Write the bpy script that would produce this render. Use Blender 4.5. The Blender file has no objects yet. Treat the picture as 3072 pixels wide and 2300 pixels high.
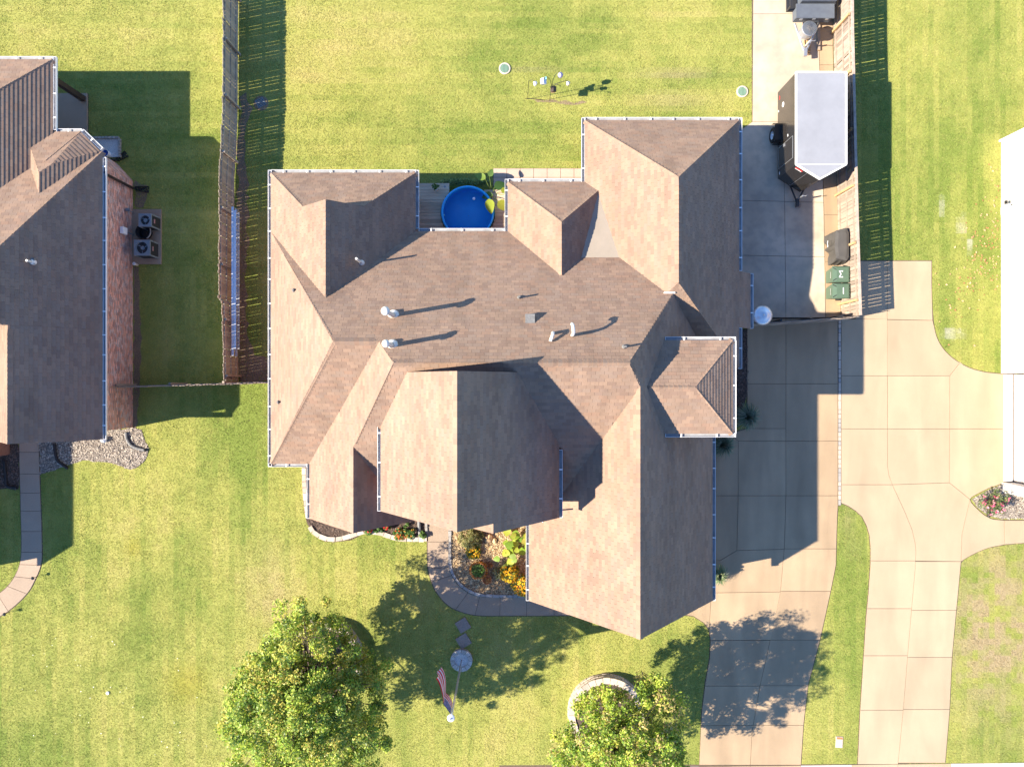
import bpy, math, random
import numpy as np
from mathutils import Vector, Matrix
random.seed(7)
rng = np.random.default_rng(11)
R = math.radians
scene = bpy.context.scene
C = scene.collection

# ------------------------------------------------------------------ camera, sky, sun, exposure
CAM_H, FPX = 32.0, 2130.0
cam_d = bpy.data.cameras.new('camera')
cam_d.sensor_width = 36.0
cam_d.lens = FPX / 3072.0 * 36.0
cam_d.clip_end = 2000.0
cam = bpy.data.objects.new('camera', cam_d)
cam.location = (0, 0, CAM_H)
C.objects.link(cam)
scene.camera = cam

SX, SY = 1.28, 0.25                      # shadow run per metre of height (east, north)
sun_el = math.atan(1 / math.hypot(SX, SY))
to_sun = Vector((-SX, -SY, 1.0)).normalized()
world = bpy.data.worlds.new('World')
scene.world = world
world.use_nodes = True
wn = world.node_tree
sky = wn.nodes.new('ShaderNodeTexSky')
sky.sky_type = 'NISHITA'
sky.sun_disc = False
sky.sun_elevation = sun_el
sky.sun_rotation = math.atan2(to_sun.x, to_sun.y)
sky.air_density = 1.0
sky.dust_density = 0.0
sky.ozone_density = 8.0
bg = wn.nodes['Background']
bg.inputs['Strength'].default_value = 0.110
wn.links.new(sky.outputs['Color'], bg.inputs['Color'])
sun_d = bpy.data.lights.new('sun', 'SUN')
sun_d.energy = 5.0
sun_d.angle = R(0.53)
sun_d.color = (1.0, 0.885, 0.71)
sun = bpy.data.objects.new('sun', sun_d)
sun.rotation_euler = to_sun.to_track_quat('Z', 'Y').to_euler()
sun.location = (-30, -6, 40)
C.objects.link(sun)
scene.view_settings.view_transform = 'Standard'
scene.view_settings.look = 'None'
scene.view_settings.gamma = 1.0
scene.view_settings.exposure = 1.57
scene.view_settings.use_curve_mapping = False
scene.cycles.max_bounces = 6
scene.cycles.transparent_max_bounces = 8


def P(u, v, h=0.0):
    """photo reading (u, v) of a point known to stand h metres above the lawn -> metres"""
    return Vector(((u - 1536) * (CAM_H - h) / FPX, (1150 - v) * (CAM_H - h) / FPX, h))


def G(u, v):
    p = P(u, v, 0)
    return (p.x, p.y)


# ------------------------------------------------------------------ noise
def vnoise(x, y, seed=0):
    xi = np.floor(x).astype(np.int64); yi = np.floor(y).astype(np.int64)
    xf = x - xi; yf = y - yi
    def hsh(a, b):
        n = (a * 374761393 + b * 668265263 + seed * 1442695041) & 0x7fffffff
        n = ((n ^ (n >> 13)) * 1274126177) & 0x7fffffff
        return ((n ^ (n >> 16)) & 0xffff) / 65535.0
    sx = xf * xf * (3 - 2 * xf); sy = yf * yf * (3 - 2 * yf)
    a = hsh(xi, yi); b = hsh(xi + 1, yi); c = hsh(xi, yi + 1); d = hsh(xi + 1, yi + 1)
    return (a * (1 - sx) + b * sx) * (1 - sy) + (c * (1 - sx) + d * sx) * sy


def fbm(x, y, seed=0, octs=3):
    s = 0; a = 0.5; t = 0
    for o in range(octs):
        s = s + a * vnoise(x * 2 ** o, y * 2 ** o, seed + o * 17); t += a; a *= 0.55
    return s / t


# ------------------------------------------------------------------ materials
MATS = {}


def mat(name, c1, c2=None, scale=4.0, rough=0.85, bump=0.0, bscale=40.0, metal=0.0, tint=0.0, spec=0.3, grain=None, gscale=60.0, gamt=0.3, stretch=None, coat=0.0, streak=None, objrand=0.0):
    """procedural Principled: noise between c1 and c2, optional fine grain colour, optional per-piece 'tint' brightness, bump"""
    m = bpy.data.materials.new(name); m.use_nodes = True
    nt = m.node_tree; N = nt.nodes; L = nt.links
    b = N['Principled BSDF']
    b.inputs['Roughness'].default_value = rough
    b.inputs['Metallic'].default_value = metal
    b.inputs['Specular IOR Level'].default_value = spec
    b.inputs['Coat Weight'].default_value = coat
    geo = N.new('ShaderNodeNewGeometry')
    vec = geo.outputs['Position']
    if stretch:
        mp = N.new('ShaderNodeMapping'); mp.inputs['Scale'].default_value = stretch
        L.new(vec, mp.inputs['Vector']); vec = mp.outputs['Vector']
    c2 = c2 or tuple(x * 0.85 for x in c1)
    nz = N.new('ShaderNodeTexNoise'); nz.inputs['Scale'].default_value = scale; nz.inputs['Detail'].default_value = 5
    nz.inputs['Roughness'].default_value = 0.6
    L.new(vec, nz.inputs['Vector'])
    cr = N.new('ShaderNodeValToRGB')
    cr.color_ramp.elements[0].position = 0.32; cr.color_ramp.elements[1].position = 0.68
    cr.color_ramp.elements[0].color = (*c1, 1); cr.color_ramp.elements[1].color = (*c2, 1)
    L.new(nz.outputs['Fac'], cr.inputs['Fac'])
    col = cr.outputs['Color']
    if grain:
        g = N.new('ShaderNodeTexNoise'); g.inputs['Scale'].default_value = gscale; g.inputs['Detail'].default_value = 3
        L.new(vec, g.inputs['Vector'])
        r2 = N.new('ShaderNodeMapRange'); r2.inputs['From Min'].default_value = 0.45; r2.inputs['From Max'].default_value = 0.65
        r2.inputs['To Max'].default_value = gamt
        L.new(g.outputs['Fac'], r2.inputs['Value'])
        mx = N.new('ShaderNodeMix'); mx.data_type = 'RGBA'
        L.new(r2.outputs['Result'], mx.inputs['Factor']); L.new(col, mx.inputs['A']); mx.inputs['B'].default_value = (*grain, 1)
        col = mx.outputs['Result']
    if tint:
        at = N.new('ShaderNodeAttribute'); at.attribute_name = 'tint'
        hv = N.new('ShaderNodeMix'); hv.data_type = 'RGBA'; hv.blend_type = 'MULTIPLY'; hv.inputs['Factor'].default_value = tint
        L.new(col, hv.inputs['A']); L.new(at.outputs['Color'], hv.inputs['B'])
        col = hv.outputs['Result']
    if streak:
        sx_, sy_, lo, hi = streak
        mp2 = N.new('ShaderNodeMapping'); mp2.inputs['Scale'].default_value = (sx_, sy_, 1.0)
        L.new(geo.outputs['Position'], mp2.inputs['Vector'])
        n3 = N.new('ShaderNodeTexNoise'); n3.inputs['Scale'].default_value = 1.0; n3.inputs['Detail'].default_value = 6; n3.inputs['Distortion'].default_value = 0.4
        L.new(mp2.outputs['Vector'], n3.inputs['Vector'])
        m3 = N.new('ShaderNodeMapRange'); m3.inputs['From Min'].default_value = 0.3; m3.inputs['From Max'].default_value = 0.62
        m3.inputs['To Min'].default_value = lo; m3.inputs['To Max'].default_value = hi
        L.new(n3.outputs['Fac'], m3.inputs['Value'])
        x3 = N.new('ShaderNodeMix'); x3.data_type = 'RGBA'; x3.blend_type = 'MULTIPLY'; x3.inputs['Factor'].default_value = 1
        L.new(col, x3.inputs['A']); L.new(m3.outputs['Result'], x3.inputs['B']); col = x3.outputs['Result']
    if objrand:
        oi = N.new('ShaderNodeObjectInfo')
        m4 = N.new('ShaderNodeMapRange'); m4.inputs['To Min'].default_value = 1 - objrand; m4.inputs['To Max'].default_value = 1 + objrand * 0.5
        L.new(oi.outputs['Random'], m4.inputs['Value'])
        x4 = N.new('ShaderNodeMix'); x4.data_type = 'RGBA'; x4.blend_type = 'MULTIPLY'; x4.inputs['Factor'].default_value = 1
        L.new(col, x4.inputs['A']); L.new(m4.outputs['Result'], x4.inputs['B']); col = x4.outputs['Result']
    L.new(col, b.inputs['Base Color'])
    if bump:
        bz = N.new('ShaderNodeTexNoise'); bz.inputs['Scale'].default_value = bscale; bz.inputs['Detail'].default_value = 4
        L.new(vec, bz.inputs['Vector'])
        bp = N.new('ShaderNodeBump'); bp.inputs['Strength'].default_value = bump; bp.inputs['Distance'].default_value = 0.02
        L.new(bz.outputs['Fac'], bp.inputs['Height']); L.new(bp.outputs['Normal'], b.inputs['Normal'])
    MATS[name] = m
    return m


def leafmat(name, rough=0.5, trans=0.35):
    """two-sided leaf: colour from the 'tint' attribute, part of the light passes through"""
    m = bpy.data.materials.new(name); m.use_nodes = True
    nt = m.node_tree; N = nt.nodes; L = nt.links
    b = N['Principled BSDF']; out = N['Material Output']
    at = N.new('ShaderNodeAttribute'); at.attribute_name = 'tint'
    L.new(at.outputs['Color'], b.inputs['Base Color'])
    b.inputs['Roughness'].default_value = rough
    b.inputs['Specular IOR Level'].default_value = 0.35
    tr = N.new('ShaderNodeBsdfTranslucent')
    L.new(at.outputs['Color'], tr.inputs['Color'])
    mx = N.new('ShaderNodeMixShader'); mx.inputs['Fac'].default_value = trans
    L.new(b.outputs['BSDF'], mx.inputs[1]); L.new(tr.outputs['BSDF'], mx.inputs[2])
    L.new(mx.outputs['Shader'], out.inputs['Surface'])
    MATS[name] = m
    return m


def tintmat(name, rough=0.9, bump=0.0):
    m = bpy.data.materials.new(name); m.use_nodes = True
    N = m.node_tree.nodes; L = m.node_tree.links
    b = N['Principled BSDF']
    at = N.new('ShaderNodeAttribute'); at.attribute_name = 'tint'
    geo = N.new('ShaderNodeNewGeometry')
    nz = N.new('ShaderNodeTexNoise'); nz.inputs['Scale'].default_value = 22; nz.inputs['Detail'].default_value = 4
    L.new(geo.outputs['Position'], nz.inputs['Vector'])
    mr = N.new('ShaderNodeMapRange'); mr.inputs['To Min'].default_value = 0.55; mr.inputs['To Max'].default_value = 1.45
    L.new(nz.outputs['Fac'], mr.inputs['Value'])
    mx = N.new('ShaderNodeMix'); mx.data_type = 'RGBA'; mx.blend_type = 'MULTIPLY'; mx.inputs['Factor'].default_value = 1
    L.new(at.outputs['Color'], mx.inputs['A']); L.new(mr.outputs['Result'], mx.inputs['B'])
    L.new(mx.outputs['Result'], b.inputs['Base Color'])
    b.inputs['Roughness'].default_value = rough
    b.inputs['Specular IOR Level'].default_value = 0.1
    MATS[name] = m
    return m


mat('shingle', (0.265, 0.184, 0.137), (0.249, 0.172, 0.128), 0.7, 0.92, 0.25, 120, tint=1.0, spec=0.15, grain=(0.19, 0.132, 0.10), gscale=1.6, gamt=0.12, stretch=(1.0, 0.55, 1.0), streak=(1.6, 0.35, 0.88, 1.06))
mat('roof_deck', (0.19, 0.13, 0.10), None, 3, 0.95)
mat('roll_roofing', (0.33, 0.28, 0.23), (0.29, 0.25, 0.205), 1.5, 0.9, 0.2, 90)
mat('white_metal', (0.82, 0.82, 0.82), (0.76, 0.76, 0.77), 2, 0.4, spec=0.5)
mat('brick', (0.64, 0.36, 0.28), (0.53, 0.28, 0.215), 2.5, 0.9, 0.4, 60, tint=1.0, grain=(0.60, 0.47, 0.43), gscale=5, gamt=0.8)
mat('mortar', (0.55, 0.44, 0.39), (0.46, 0.36, 0.32), 6, 0.95, 0.3, 60)
mat('wall_brick', (0.33, 0.16, 0.11), (0.25, 0.11, 0.08), 9, 0.92, 0.4, 30)
mat('trim', (0.72, 0.69, 0.63), (0.66, 0.63, 0.57), 3, 0.6)
mat('white_brick', (0.50, 0.475, 0.45), (0.43, 0.405, 0.385), 5, 0.85, 0.4, 30)
mat('brown_metal', (0.055, 0.038, 0.032), (0.045, 0.03, 0.026), 4, 0.45)
mat('black_plastic', (0.018, 0.018, 0.02), (0.025, 0.025, 0.027), 8, 0.5)
mat('black_metal', (0.02, 0.02, 0.022), (0.03, 0.03, 0.032), 6, 0.4, spec=0.5)
mat('aggregate', (0.425, 0.305, 0.186), (0.37, 0.265, 0.162), 0.7, 0.9, 0.5, 220, grain=(0.27, 0.22, 0.18), gscale=75, gamt=0.55, streak=(1.1, 0.22, 0.80, 1.05), objrand=0.08)
mat('aggregate_pale', (0.415, 0.322, 0.215), (0.385, 0.296, 0.197), 0.6, 0.9, 0.4, 220, grain=(0.33, 0.26, 0.185), gscale=75, gamt=0.45, streak=(0.9, 0.25, 0.88, 1.05), objrand=0.06)
mat('path_concrete', (0.38, 0.29, 0.215), (0.335, 0.255, 0.19), 1.2, 0.9, 0.5, 220, grain=(0.22, 0.17, 0.14), gscale=80, gamt=0.5, objrand=0.1)
mat('concrete', (0.53, 0.43, 0.325), (0.42, 0.345, 0.265), 0.55, 0.85, 0.2, 120, grain=(0.36, 0.31, 0.25), gscale=2.2, gamt=0.5, streak=(0.5, 0.5, 0.85, 1.06), objrand=0.06)
mat('sidewalk_concrete', (0.52, 0.46, 0.395), (0.47, 0.415, 0.36), 1.0, 0.88, 0.3, 160)
mat('paver', (0.44, 0.345, 0.275), (0.39, 0.30, 0.24), 1.6, 0.88, 0.3, 160)
mat('joint', (0.13, 0.095, 0.07), (0.09, 0.068, 0.05), 9, 1.0)
mat('gutter_floor_shade', (0.30, 0.31, 0.33), (0.20, 0.20, 0.21), 3.0, 0.7)  # grime, with the shade inside the gutter painted in as a dark bluish tone
mat('soil', (0.22, 0.16, 0.105), (0.15, 0.11, 0.075), 2.2, 1.0, 0.8, 30, grain=(0.30, 0.225, 0.14), gscale=16, gamt=0.6)
mat('mulch', (0.105, 0.075, 0.060), (0.062, 0.045, 0.038), 7, 1.0, 1.0, 45)
mat('mulch_grey', (0.22, 0.18, 0.15), (0.13, 0.105, 0.09), 6, 1.0, 1.0, 45)
mat('straw', (0.44, 0.32, 0.19), (0.27, 0.18, 0.105), 8, 1.0, 1.0, 60)
mat('stone_pale', (0.52, 0.44, 0.36), (0.42, 0.35, 0.29), 5, 0.9, 0.6, 30, tint=1.0)
mat('stone_grey', (0.36, 0.34, 0.32), (0.28, 0.265, 0.25), 5, 0.9, 0.6, 30, tint=1.0)
mat('gravel_white', (0.62, 0.62, 0.62), (0.34, 0.34, 0.35), 26, 0.9, 1.0, 40)
mat('pebble_paver', (0.34, 0.27, 0.23), (0.20, 0.16, 0.145), 30, 0.9, 0.8, 60)
mat('wood_weathered', (0.36, 0.29, 0.235), (0.24, 0.19, 0.155), 5, 0.9, 0.3, 60, tint=1.0, stretch=(1, 1, 0.12))
mat('wood_stained', (0.43, 0.36, 0.28), (0.31, 0.255, 0.20), 5, 0.85, 0.3, 60, tint=1.0, stretch=(1, 1, 0.12))
mat('wood_new', (0.50, 0.33, 0.17), (0.38, 0.25, 0.13), 5, 0.8, 0.2, 60)
mat('deck_wood', (0.54, 0.43, 0.315), (0.43, 0.335, 0.24), 4, 0.8, 0.3, 50, tint=1.0, stretch=(0.15, 1, 1))
mat('pool_blue', (0.015, 0.38, 0.84), (0.012, 0.35, 0.80), 3, 0.35, spec=0.5)
mat('trailer_black', (0.022, 0.019, 0.016), (0.027, 0.023, 0.02), 1.5, 0.2, spec=0.5, coat=0.25)
mat('trailer_roof', (0.41, 0.41, 0.42), (0.355, 0.355, 0.365), 1.3, 0.32, metal=0.35, spec=0.5)
mat('steel', (0.50, 0.51, 0.53), (0.42, 0.43, 0.45), 5, 0.35, metal=0.7)
mat('aluminium', (0.66, 0.68, 0.72), (0.58, 0.60, 0.64), 5, 0.35, metal=0.6)
mat('rubber', (0.018, 0.018, 0.019), (0.026, 0.026, 0.026), 12, 0.8)
mat('grill_cover', (0.085, 0.080, 0.075), (0.068, 0.064, 0.060), 3, 0.75, 0.2, 200)
mat('bin_green', (0.085, 0.135, 0.095), (0.072, 0.118, 0.082), 4, 0.5, 0.1, 60)
mat('white_print', (0.8, 0.8, 0.8), None, 3, 0.6)
mat('red_print', (0.6, 0.03, 0.03), None, 3, 0.5)
mat('ac_grey', (0.20, 0.235, 0.26), (0.17, 0.20, 0.225), 3, 0.5)
mat('ac_dark', (0.035, 0.037, 0.04), None, 30, 0.6)
mat('drain_green', (0.20, 0.31, 0.225), (0.165, 0.265, 0.19), 5, 0.6)
mat('pipe_white', (0.72, 0.68, 0.62), (0.62, 0.58, 0.53), 5, 0.5)
mat('lead', (0.20, 0.20, 0.20), (0.13, 0.13, 0.13), 8, 0.6)
mat('terracotta', (0.42, 0.17, 0.07), (0.35, 0.14, 0.06), 6, 0.85)
mat('bark', (0.16, 0.12, 0.09), (0.09, 0.07, 0.055), 12, 0.95, 0.8, 40)
mat('flag_red', (0.62, 0.015, 0.03), None, 5, 0.8)
mat('flag_white', (0.78, 0.78, 0.78), None, 5, 0.8)
mat('flag_blue', (0.02, 0.05, 0.30), None, 5, 0.8)
mat('door_tan', (0.62, 0.55, 0.50), None, 5, 0.6)
mat('shed_grey', (0.11, 0.125, 0.145), (0.09, 0.10, 0.12), 4, 0.5)
mat('blue_plastic', (0.03, 0.08, 0.35), None, 4, 0.4)
mat('pink_paint', (0.62, 0.30, 0.27), None, 4, 0.6)
mat('purple_paint', (0.45, 0.42, 0.62), None, 4, 0.6)
mat('teal_paint', (0.25, 0.60, 0.65), None, 4, 0.6)
leafmat('leaf', 0.45, 0.38)
leafmat('petal', 0.6, 0.3)
leafmat('grass', 0.9, 0.35)
tintmat('lawn')
tintmat('litter')


def water_mat():
    m = bpy.data.materials.new('pool_water'); m.use_nodes = True
    N = m.node_tree.nodes; L = m.node_tree.links
    N.remove(N['Principled BSDF'])
    out = N['Material Output']
    tr = N.new('ShaderNodeBsdfTransparent'); tr.inputs['Color'].default_value = (0.82, 0.96, 1.0, 1)
    gl = N.new('ShaderNodeBsdfGlossy'); gl.inputs['Roughness'].default_value = 0.03
    fr = N.new('ShaderNodeFresnel'); fr.inputs['IOR'].default_value = 1.33
    nz = N.new('ShaderNodeTexNoise'); nz.inputs['Scale'].default_value = 5
    bp = N.new('ShaderNodeBump'); bp.inputs['Strength'].default_value = 0.25; bp.inputs['Distance'].default_value = 0.03
    geo = N.new('ShaderNodeNewGeometry')
    L.new(geo.outputs['Position'], nz.inputs['Vector']); L.new(nz.outputs['Fac'], bp.inputs['Height'])
    L.new(bp.outputs['Normal'], gl.inputs['Normal']); L.new(bp.outputs['Normal'], fr.inputs['Normal'])
    mx = N.new('ShaderNodeMixShader')
    L.new(fr.outputs['Fac'], mx.inputs['Fac']); L.new(tr.outputs['BSDF'], mx.inputs[1]); L.new(gl.outputs['BSDF'], mx.inputs[2])
    L.new(mx.outputs['Shader'], out.inputs['Surface'])
    MATS['pool_water'] = m


water_mat()


# ------------------------------------------------------------------ mesh helpers
class MB:
    """collects faces; build() links them as ONE mesh object"""
    def __init__(s):
        s.v = []; s.f = []; s.t = []

    def add(s, verts, faces, tint=None):
        o = len(s.v)
        s.v += [tuple(p) for p in verts]
        s.f += [tuple(i + o for i in f) for f in faces]
        s.t += [tint] * len(faces)
        return s

    def box(s, x0, x1, y0, y1, z0, z1, tint=None, M=None):
        vs = [Vector(p) for p in ((x0, y0, z0), (x1, y0, z0), (x1, y1, z0), (x0, y1, z0), (x0, y0, z1), (x1, y0, z1), (x1, y1, z1), (x0, y1, z1))]
        if M: vs = [M @ p for p in vs]
        return s.add(vs, [(3, 2, 1, 0), (4, 5, 6, 7), (0, 1, 5, 4), (1, 2, 6, 5), (2, 3, 7, 6), (3, 0, 4, 7)], tint)

    def prism(s, poly, z0, z1, tint=None):
        n = len(poly)
        a = sum(poly[i][0] * poly[(i + 1) % n][1] - poly[(i + 1) % n][0] * poly[i][1] for i in range(n))
        if a < 0: poly = poly[::-1]
        vs = [(p[0], p[1], z0) for p in poly] + [(p[0], p[1], z1) for p in poly]
        fs = [tuple(range(n, 2 * n)), tuple(range(n - 1, -1, -1))] + [(i, (i + 1) % n, (i + 1) % n + n, i + n) for i in range(n)]
        return s.add(vs, fs, tint)

    def tube(s, pts, radii, seg=8, tint=None, cap=True):
        pts = [Vector(p) for p in pts]
        if not isinstance(radii, (list, tuple)): radii = [radii] * len(pts)
        o = len(s.v); n = len(pts); prev = None
        for i, p in enumerate(pts):
            d = (pts[min(i + 1, n - 1)] - pts[max(i - 1, 0)])
            d = d.normalized() if d.length > 1e-9 else Vector((0, 0, 1))
            ref = prev if prev is not None else (Vector((1, 0, 0)) if abs(d.x) < 0.8 else Vector((0, 1, 0)))
            a = (ref - d * ref.dot(d)).normalized(); b = d.cross(a); prev = a
            for k in range(seg):
                t = 2 * math.pi * k / seg
                s.v.append(tuple(p + (a * math.cos(t) + b * math.sin(t)) * radii[i]))
        fs = []
        for i in range(n - 1):
            for k in range(seg):
                k2 = (k + 1) % seg
                fs.append((o + i * seg + k, o + i * seg + k2, o + (i + 1) * seg + k2, o + (i + 1) * seg + k))
        if cap:
            fs.append(tuple(o + k for k in range(seg - 1, -1, -1)))
            fs.append(tuple(o + (n - 1) * seg + k for k in range(seg)))
        s.f += fs; s.t += [tint] * len(fs)
        return s

    def lathe(s, cx, cy, prof, seg=32, tint=None, M=None):
        """prof: list of (radius, z) from bottom to top"""
        o = len(s.v)
        for r, z in prof:
            for k in range(seg):
                t = 2 * math.pi * k / seg
                p = Vector((cx + r * math.cos(t), cy + r * math.sin(t), z))
                s.v.append(tuple(M @ p if M else p))
        fs = []
        for i in range(len(prof) - 1):
            for k in range(seg):
                k2 = (k + 1) % seg
                fs.append((o + i * seg + k, o + i * seg + k2, o + (i + 1) * seg + k2, o + (i + 1) * seg + k))
        s.f += fs; s.t += [tint] * len(fs)
        return s

    def mesh(s, name, m, smooth=False):
        me = bpy.data.meshes.new(name)
        me.from_pydata(s.v, [], s.f)
        if True:
            at = me.attributes.new('tint', 'FLOAT_COLOR', 'FACE')
            arr = np.ones((len(s.f), 4), np.float32)
            for i, t in enumerate(s.t):
                if t is not None:
                    arr[i, :3] = t
            at.data.foreach_set('color', arr.ravel())
        if smooth:
            me.polygons.foreach_set('use_smooth', [True] * len(me.polygons))
        me.materials.append(MATS[m])
        me.update()
        return me

    def build(s, name, m, parent=None, smooth=False):
        return link(name, s.mesh(name, m, smooth), parent)


def link(name, me, parent=None, loc=None, rot=None):
    o = bpy.data.objects.new(name, me)
    C.objects.link(o)
    if parent is not None:
        o.parent = parent
    if loc is not None: o.location = loc
    if rot is not None: o.rotation_euler = rot
    return o


def tag(o, label=None, cat=None, group=None, kind=None):
    if label: o['label'] = label
    if cat: o['category'] = cat
    if group: o['group'] = group
    if kind: o['kind'] = kind
    return o


def thing(name, label, cat, loc=(0, 0, 0), group=None, rz=0):
    o = bpy.data.objects.new(name, None)
    o.empty_display_size = 0.2
    C.objects.link(o)
    o.location = loc
    o.rotation_euler = (0, 0, rz)
    return tag(o, label, cat, group)


def structure(name, mb, m, parent=None, label=None):
    o = mb.build(name, m, parent)
    o['kind'] = 'structure'
    if label: o['label'] = label
    return o


def soup(name, V, F3, cols, m, parent=None):
    """numpy mesh: V (n,3), F3 (m,k) faces all of k corners, cols (m,3)"""
    me = bpy.data.meshes.new(name)
    n, k = F3.shape
    me.vertices.add(len(V)); me.vertices.foreach_set('co', V.astype(np.float32).ravel())
    me.loops.add(n * k); me.loops.foreach_set('vertex_index', F3.astype(np.int32).ravel())
    me.polygons.add(n); me.polygons.foreach_set('loop_start', np.arange(0, n * k, k, dtype=np.int32))
    at = me.attributes.new('tint', 'FLOAT_COLOR', 'FACE')
    c = np.ones((n, 4), np.float32); c[:, :3] = cols
    at.data.foreach_set('color', c.ravel())
    me.materials.append(MATS[m])
    me.update(calc_edges=True)
    me.validate()
    return link(name, me, parent)


def g1(a=0.85, b=1.15):
    t = random.uniform(a, b); return (t, t, t)


# polygons in the plane
def clip_half(poly, a, b, c):
    """keep a*x + b*y + c >= 0"""
    out = []
    n = len(poly)
    for i in range(n):
        p, q = poly[i], poly[(i + 1) % n]
        dp = a * p[0] + b * p[1] + c; dq = a * q[0] + b * q[1] + c
        if dp >= 0: out.append(p)
        if (dp >= 0) != (dq >= 0):
            t = dp / (dp - dq)
            out.append((p[0] + t * (q[0] - p[0]), p[1] + t * (q[1] - p[1])))
    return out


def clip_convex(poly, conv):
    n = len(conv)
    for i in range(n):
        p, q = conv[i], conv[(i + 1) % n]
        a, b = -(q[1] - p[1]), (q[0] - p[0])
        poly = clip_half(poly, a, b, -(a * p[0] + b * p[1]))
        if len(poly) < 3: return []
    return poly


def area(poly):
    n = len(poly)
    return 0.5 * sum(poly[i][0] * poly[(i + 1) % n][1] - poly[(i + 1) % n][0] * poly[i][1] for i in range(n))


def inset(poly, d):
    if area(poly) < 0: poly = poly[::-1]
    n = len(poly); out = []
    for i in range(n):
        p0, p1, p2 = Vector(poly[i - 1][:2]), Vector(poly[i][:2]), Vector(poly[(i + 1) % n][:2])
        e1 = (p1 - p0).normalized(); e2 = (p2 - p1).normalized()
        n1 = Vector((-e1.y, e1.x)); n2 = Vector((-e2.y, e2.x))
        bs = n1 + n2
        k = bs.length
        if k < 1e-6: out.append(tuple(p1 + n1 * d)); continue
        bs /= k
        out.append(tuple(p1 + bs * (d / max(0.4, bs.dot(n1)))))
    return out


EXCL = []          # (polygon, keep-probability of grass) where the lawn is interrupted

# ------------------------------------------------------------------ paved ground
def lerp_curve(pts, v):
    """pts: list of (u, v) with rising v -> u at v"""
    if v <= pts[0][1]: return pts[0][0]
    for (u0, v0), (u1, v1) in zip(pts, pts[1:]):
        if v <= v1:
            return u0 + (u1 - u0) * (v - v0) / max(1e-6, v1 - v0)
    return pts[-1][0]


def slab(poly_px, m, parent, z1=0.03, z0=-0.08, gap=0.009, world=False, name='slab'):
    poly = [p if world else G(*p) for p in poly_px]
    q = inset(poly, gap)
    mb = MB().prism(q, z0, z1)
    return mb.build(name, m, parent)


def strip(left, right, cuts, m, parent, **kw):
    for v0, v1 in zip(cuts, cuts[1:]):
        vs = sorted({v0, v1, *[p[1] for p in left if v0 < p[1] < v1], *[p[1] for p in right if v0 < p[1] < v1]})
        pl = [(lerp_curve(left, v), v) for v in vs]; pr = [(lerp_curve(right, v), v) for v in vs]
        slab(pl + pr[::-1], m, parent, **kw)


def base_sheet(name, poly_px, grow=0.03, z=0.004, m='joint', label=None, keep=0.0, excl=True):
    poly = inset([G(*p) for p in poly_px], -grow)
    o = structure(name, MB().add([(x, y, z) for x, y in poly], [tuple(range(len(poly)))]), m, label=label)
    if excl: EXCL.append((poly, keep))
    return o


def smooth_px(pts, n=6):
    """Catmull-Rom through photo readings"""
    out = []
    P4 = [pts[0]] + list(pts) + [pts[-1]]
    for i in range(1, len(P4) - 2):
        p0, p1, p2, p3 = [np.array(q, float) for q in P4[i - 1:i + 3]]
        for k in range(n):
            t = k / n
            out.append(tuple(0.5 * ((2 * p1) + (-p0 + p2) * t + (2 * p0 - 5 * p1 + 4 * p2 - p3) * t * t + (-p0 + 3 * p1 - 3 * p2 + p3) * t ** 3)))
    out.append(tuple(pts[-1]))
    return out


# main driveway (house in the middle)
DL = [(2200, 955), (2200, 1800), (2049, 1841.5), (2080, 1847), (2112, 1867), (2127, 1888), (2131, 1917), (2129, 1972), (2116, 2044), (2105, 2135), (2097, 2300), (2096, 2340)]
DLs = [(2131, 1880), (2131, 1917), (2129, 1972), (2116, 2044), (2105, 2135), (2097, 2300), (2096, 2340)]
DM = [(2357, 955), (2357, 1486), (2352, 1646), (2341, 1772), (2312, 1910), (2279, 2057), (2256, 2190), (2250, 2300)]
DR = [(2513, 955), (2513, 1515), (2510, 1580), (2507, 1694), (2492, 1769), (2460, 1916), (2424, 2051), (2410, 2171), (2402, 2294)]
left_wall = [(2241, 955), (2241, 1285)]
drive_out = [(2241, 955)] + [(2513, 955)] + DR[1:] + [(2096, 2294)] + DLs[::-1][1:-1] + [(2127, 1888), (2112, 1867), (2080, 1847), (2040, 1841), (1700, 1841), (1700, 1800), (2060, 1800), (2060, 1330), (2190, 1300), (2241, 1285)]
drive = base_sheet('driveway', drive_out, label='tan exposed aggregate driveway along the garage side')
strip(left_wall, DM, [957, 1151, 1285], 'aggregate', drive)
slab([(2241, 1285), (2357, 1285), (2357, 1322), (2214, 1322), (2190, 1300)], 'aggregate', drive)
slab([(2190, 1300), (2214, 1322), (2214, 1486), (2062, 1486), (2062, 1330)], 'aggregate', drive)
slab([(2062, 1486), (2214, 1486), (2210, 1650), (2160, 1680), (2062, 1680)], 'aggregate', drive)
slab([(2214, 1322), (2357, 1322), (2357, 1486), (2214, 1486)], 'aggregate', drive)
slab([(2214, 1486), (2357, 1486), (2352, 1646), (2210, 1650)], 'aggregate', drive)
slab([(2062, 1680), (2160, 1680), (2210, 1650), (2352, 1646), (2341, 1774), (2062, 1778)], 'aggregate', drive)
slab([(2062, 1778), (2341, 1774), (2312, 1918), (2131, 1919), (2127, 1888), (2132, 1803), (2062, 1800)], 'aggregate', drive)
slab([(2010, 1802), (2132, 1803), (2127, 1888), (2112, 1867), (2080, 1847), (2049, 1841), (2010, 1841)], 'aggregate', drive)
for a, b in ((1919, 2056), (2056, 2174), (2174, 2292)):
    strip(DLs, DM, [a, b], 'aggregate', drive)
strip(DM, DR, [957, 1151, 1322, 1486, 1645, 1772, 1918, 2055, 2173, 2292], 'aggregate', drive)

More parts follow.
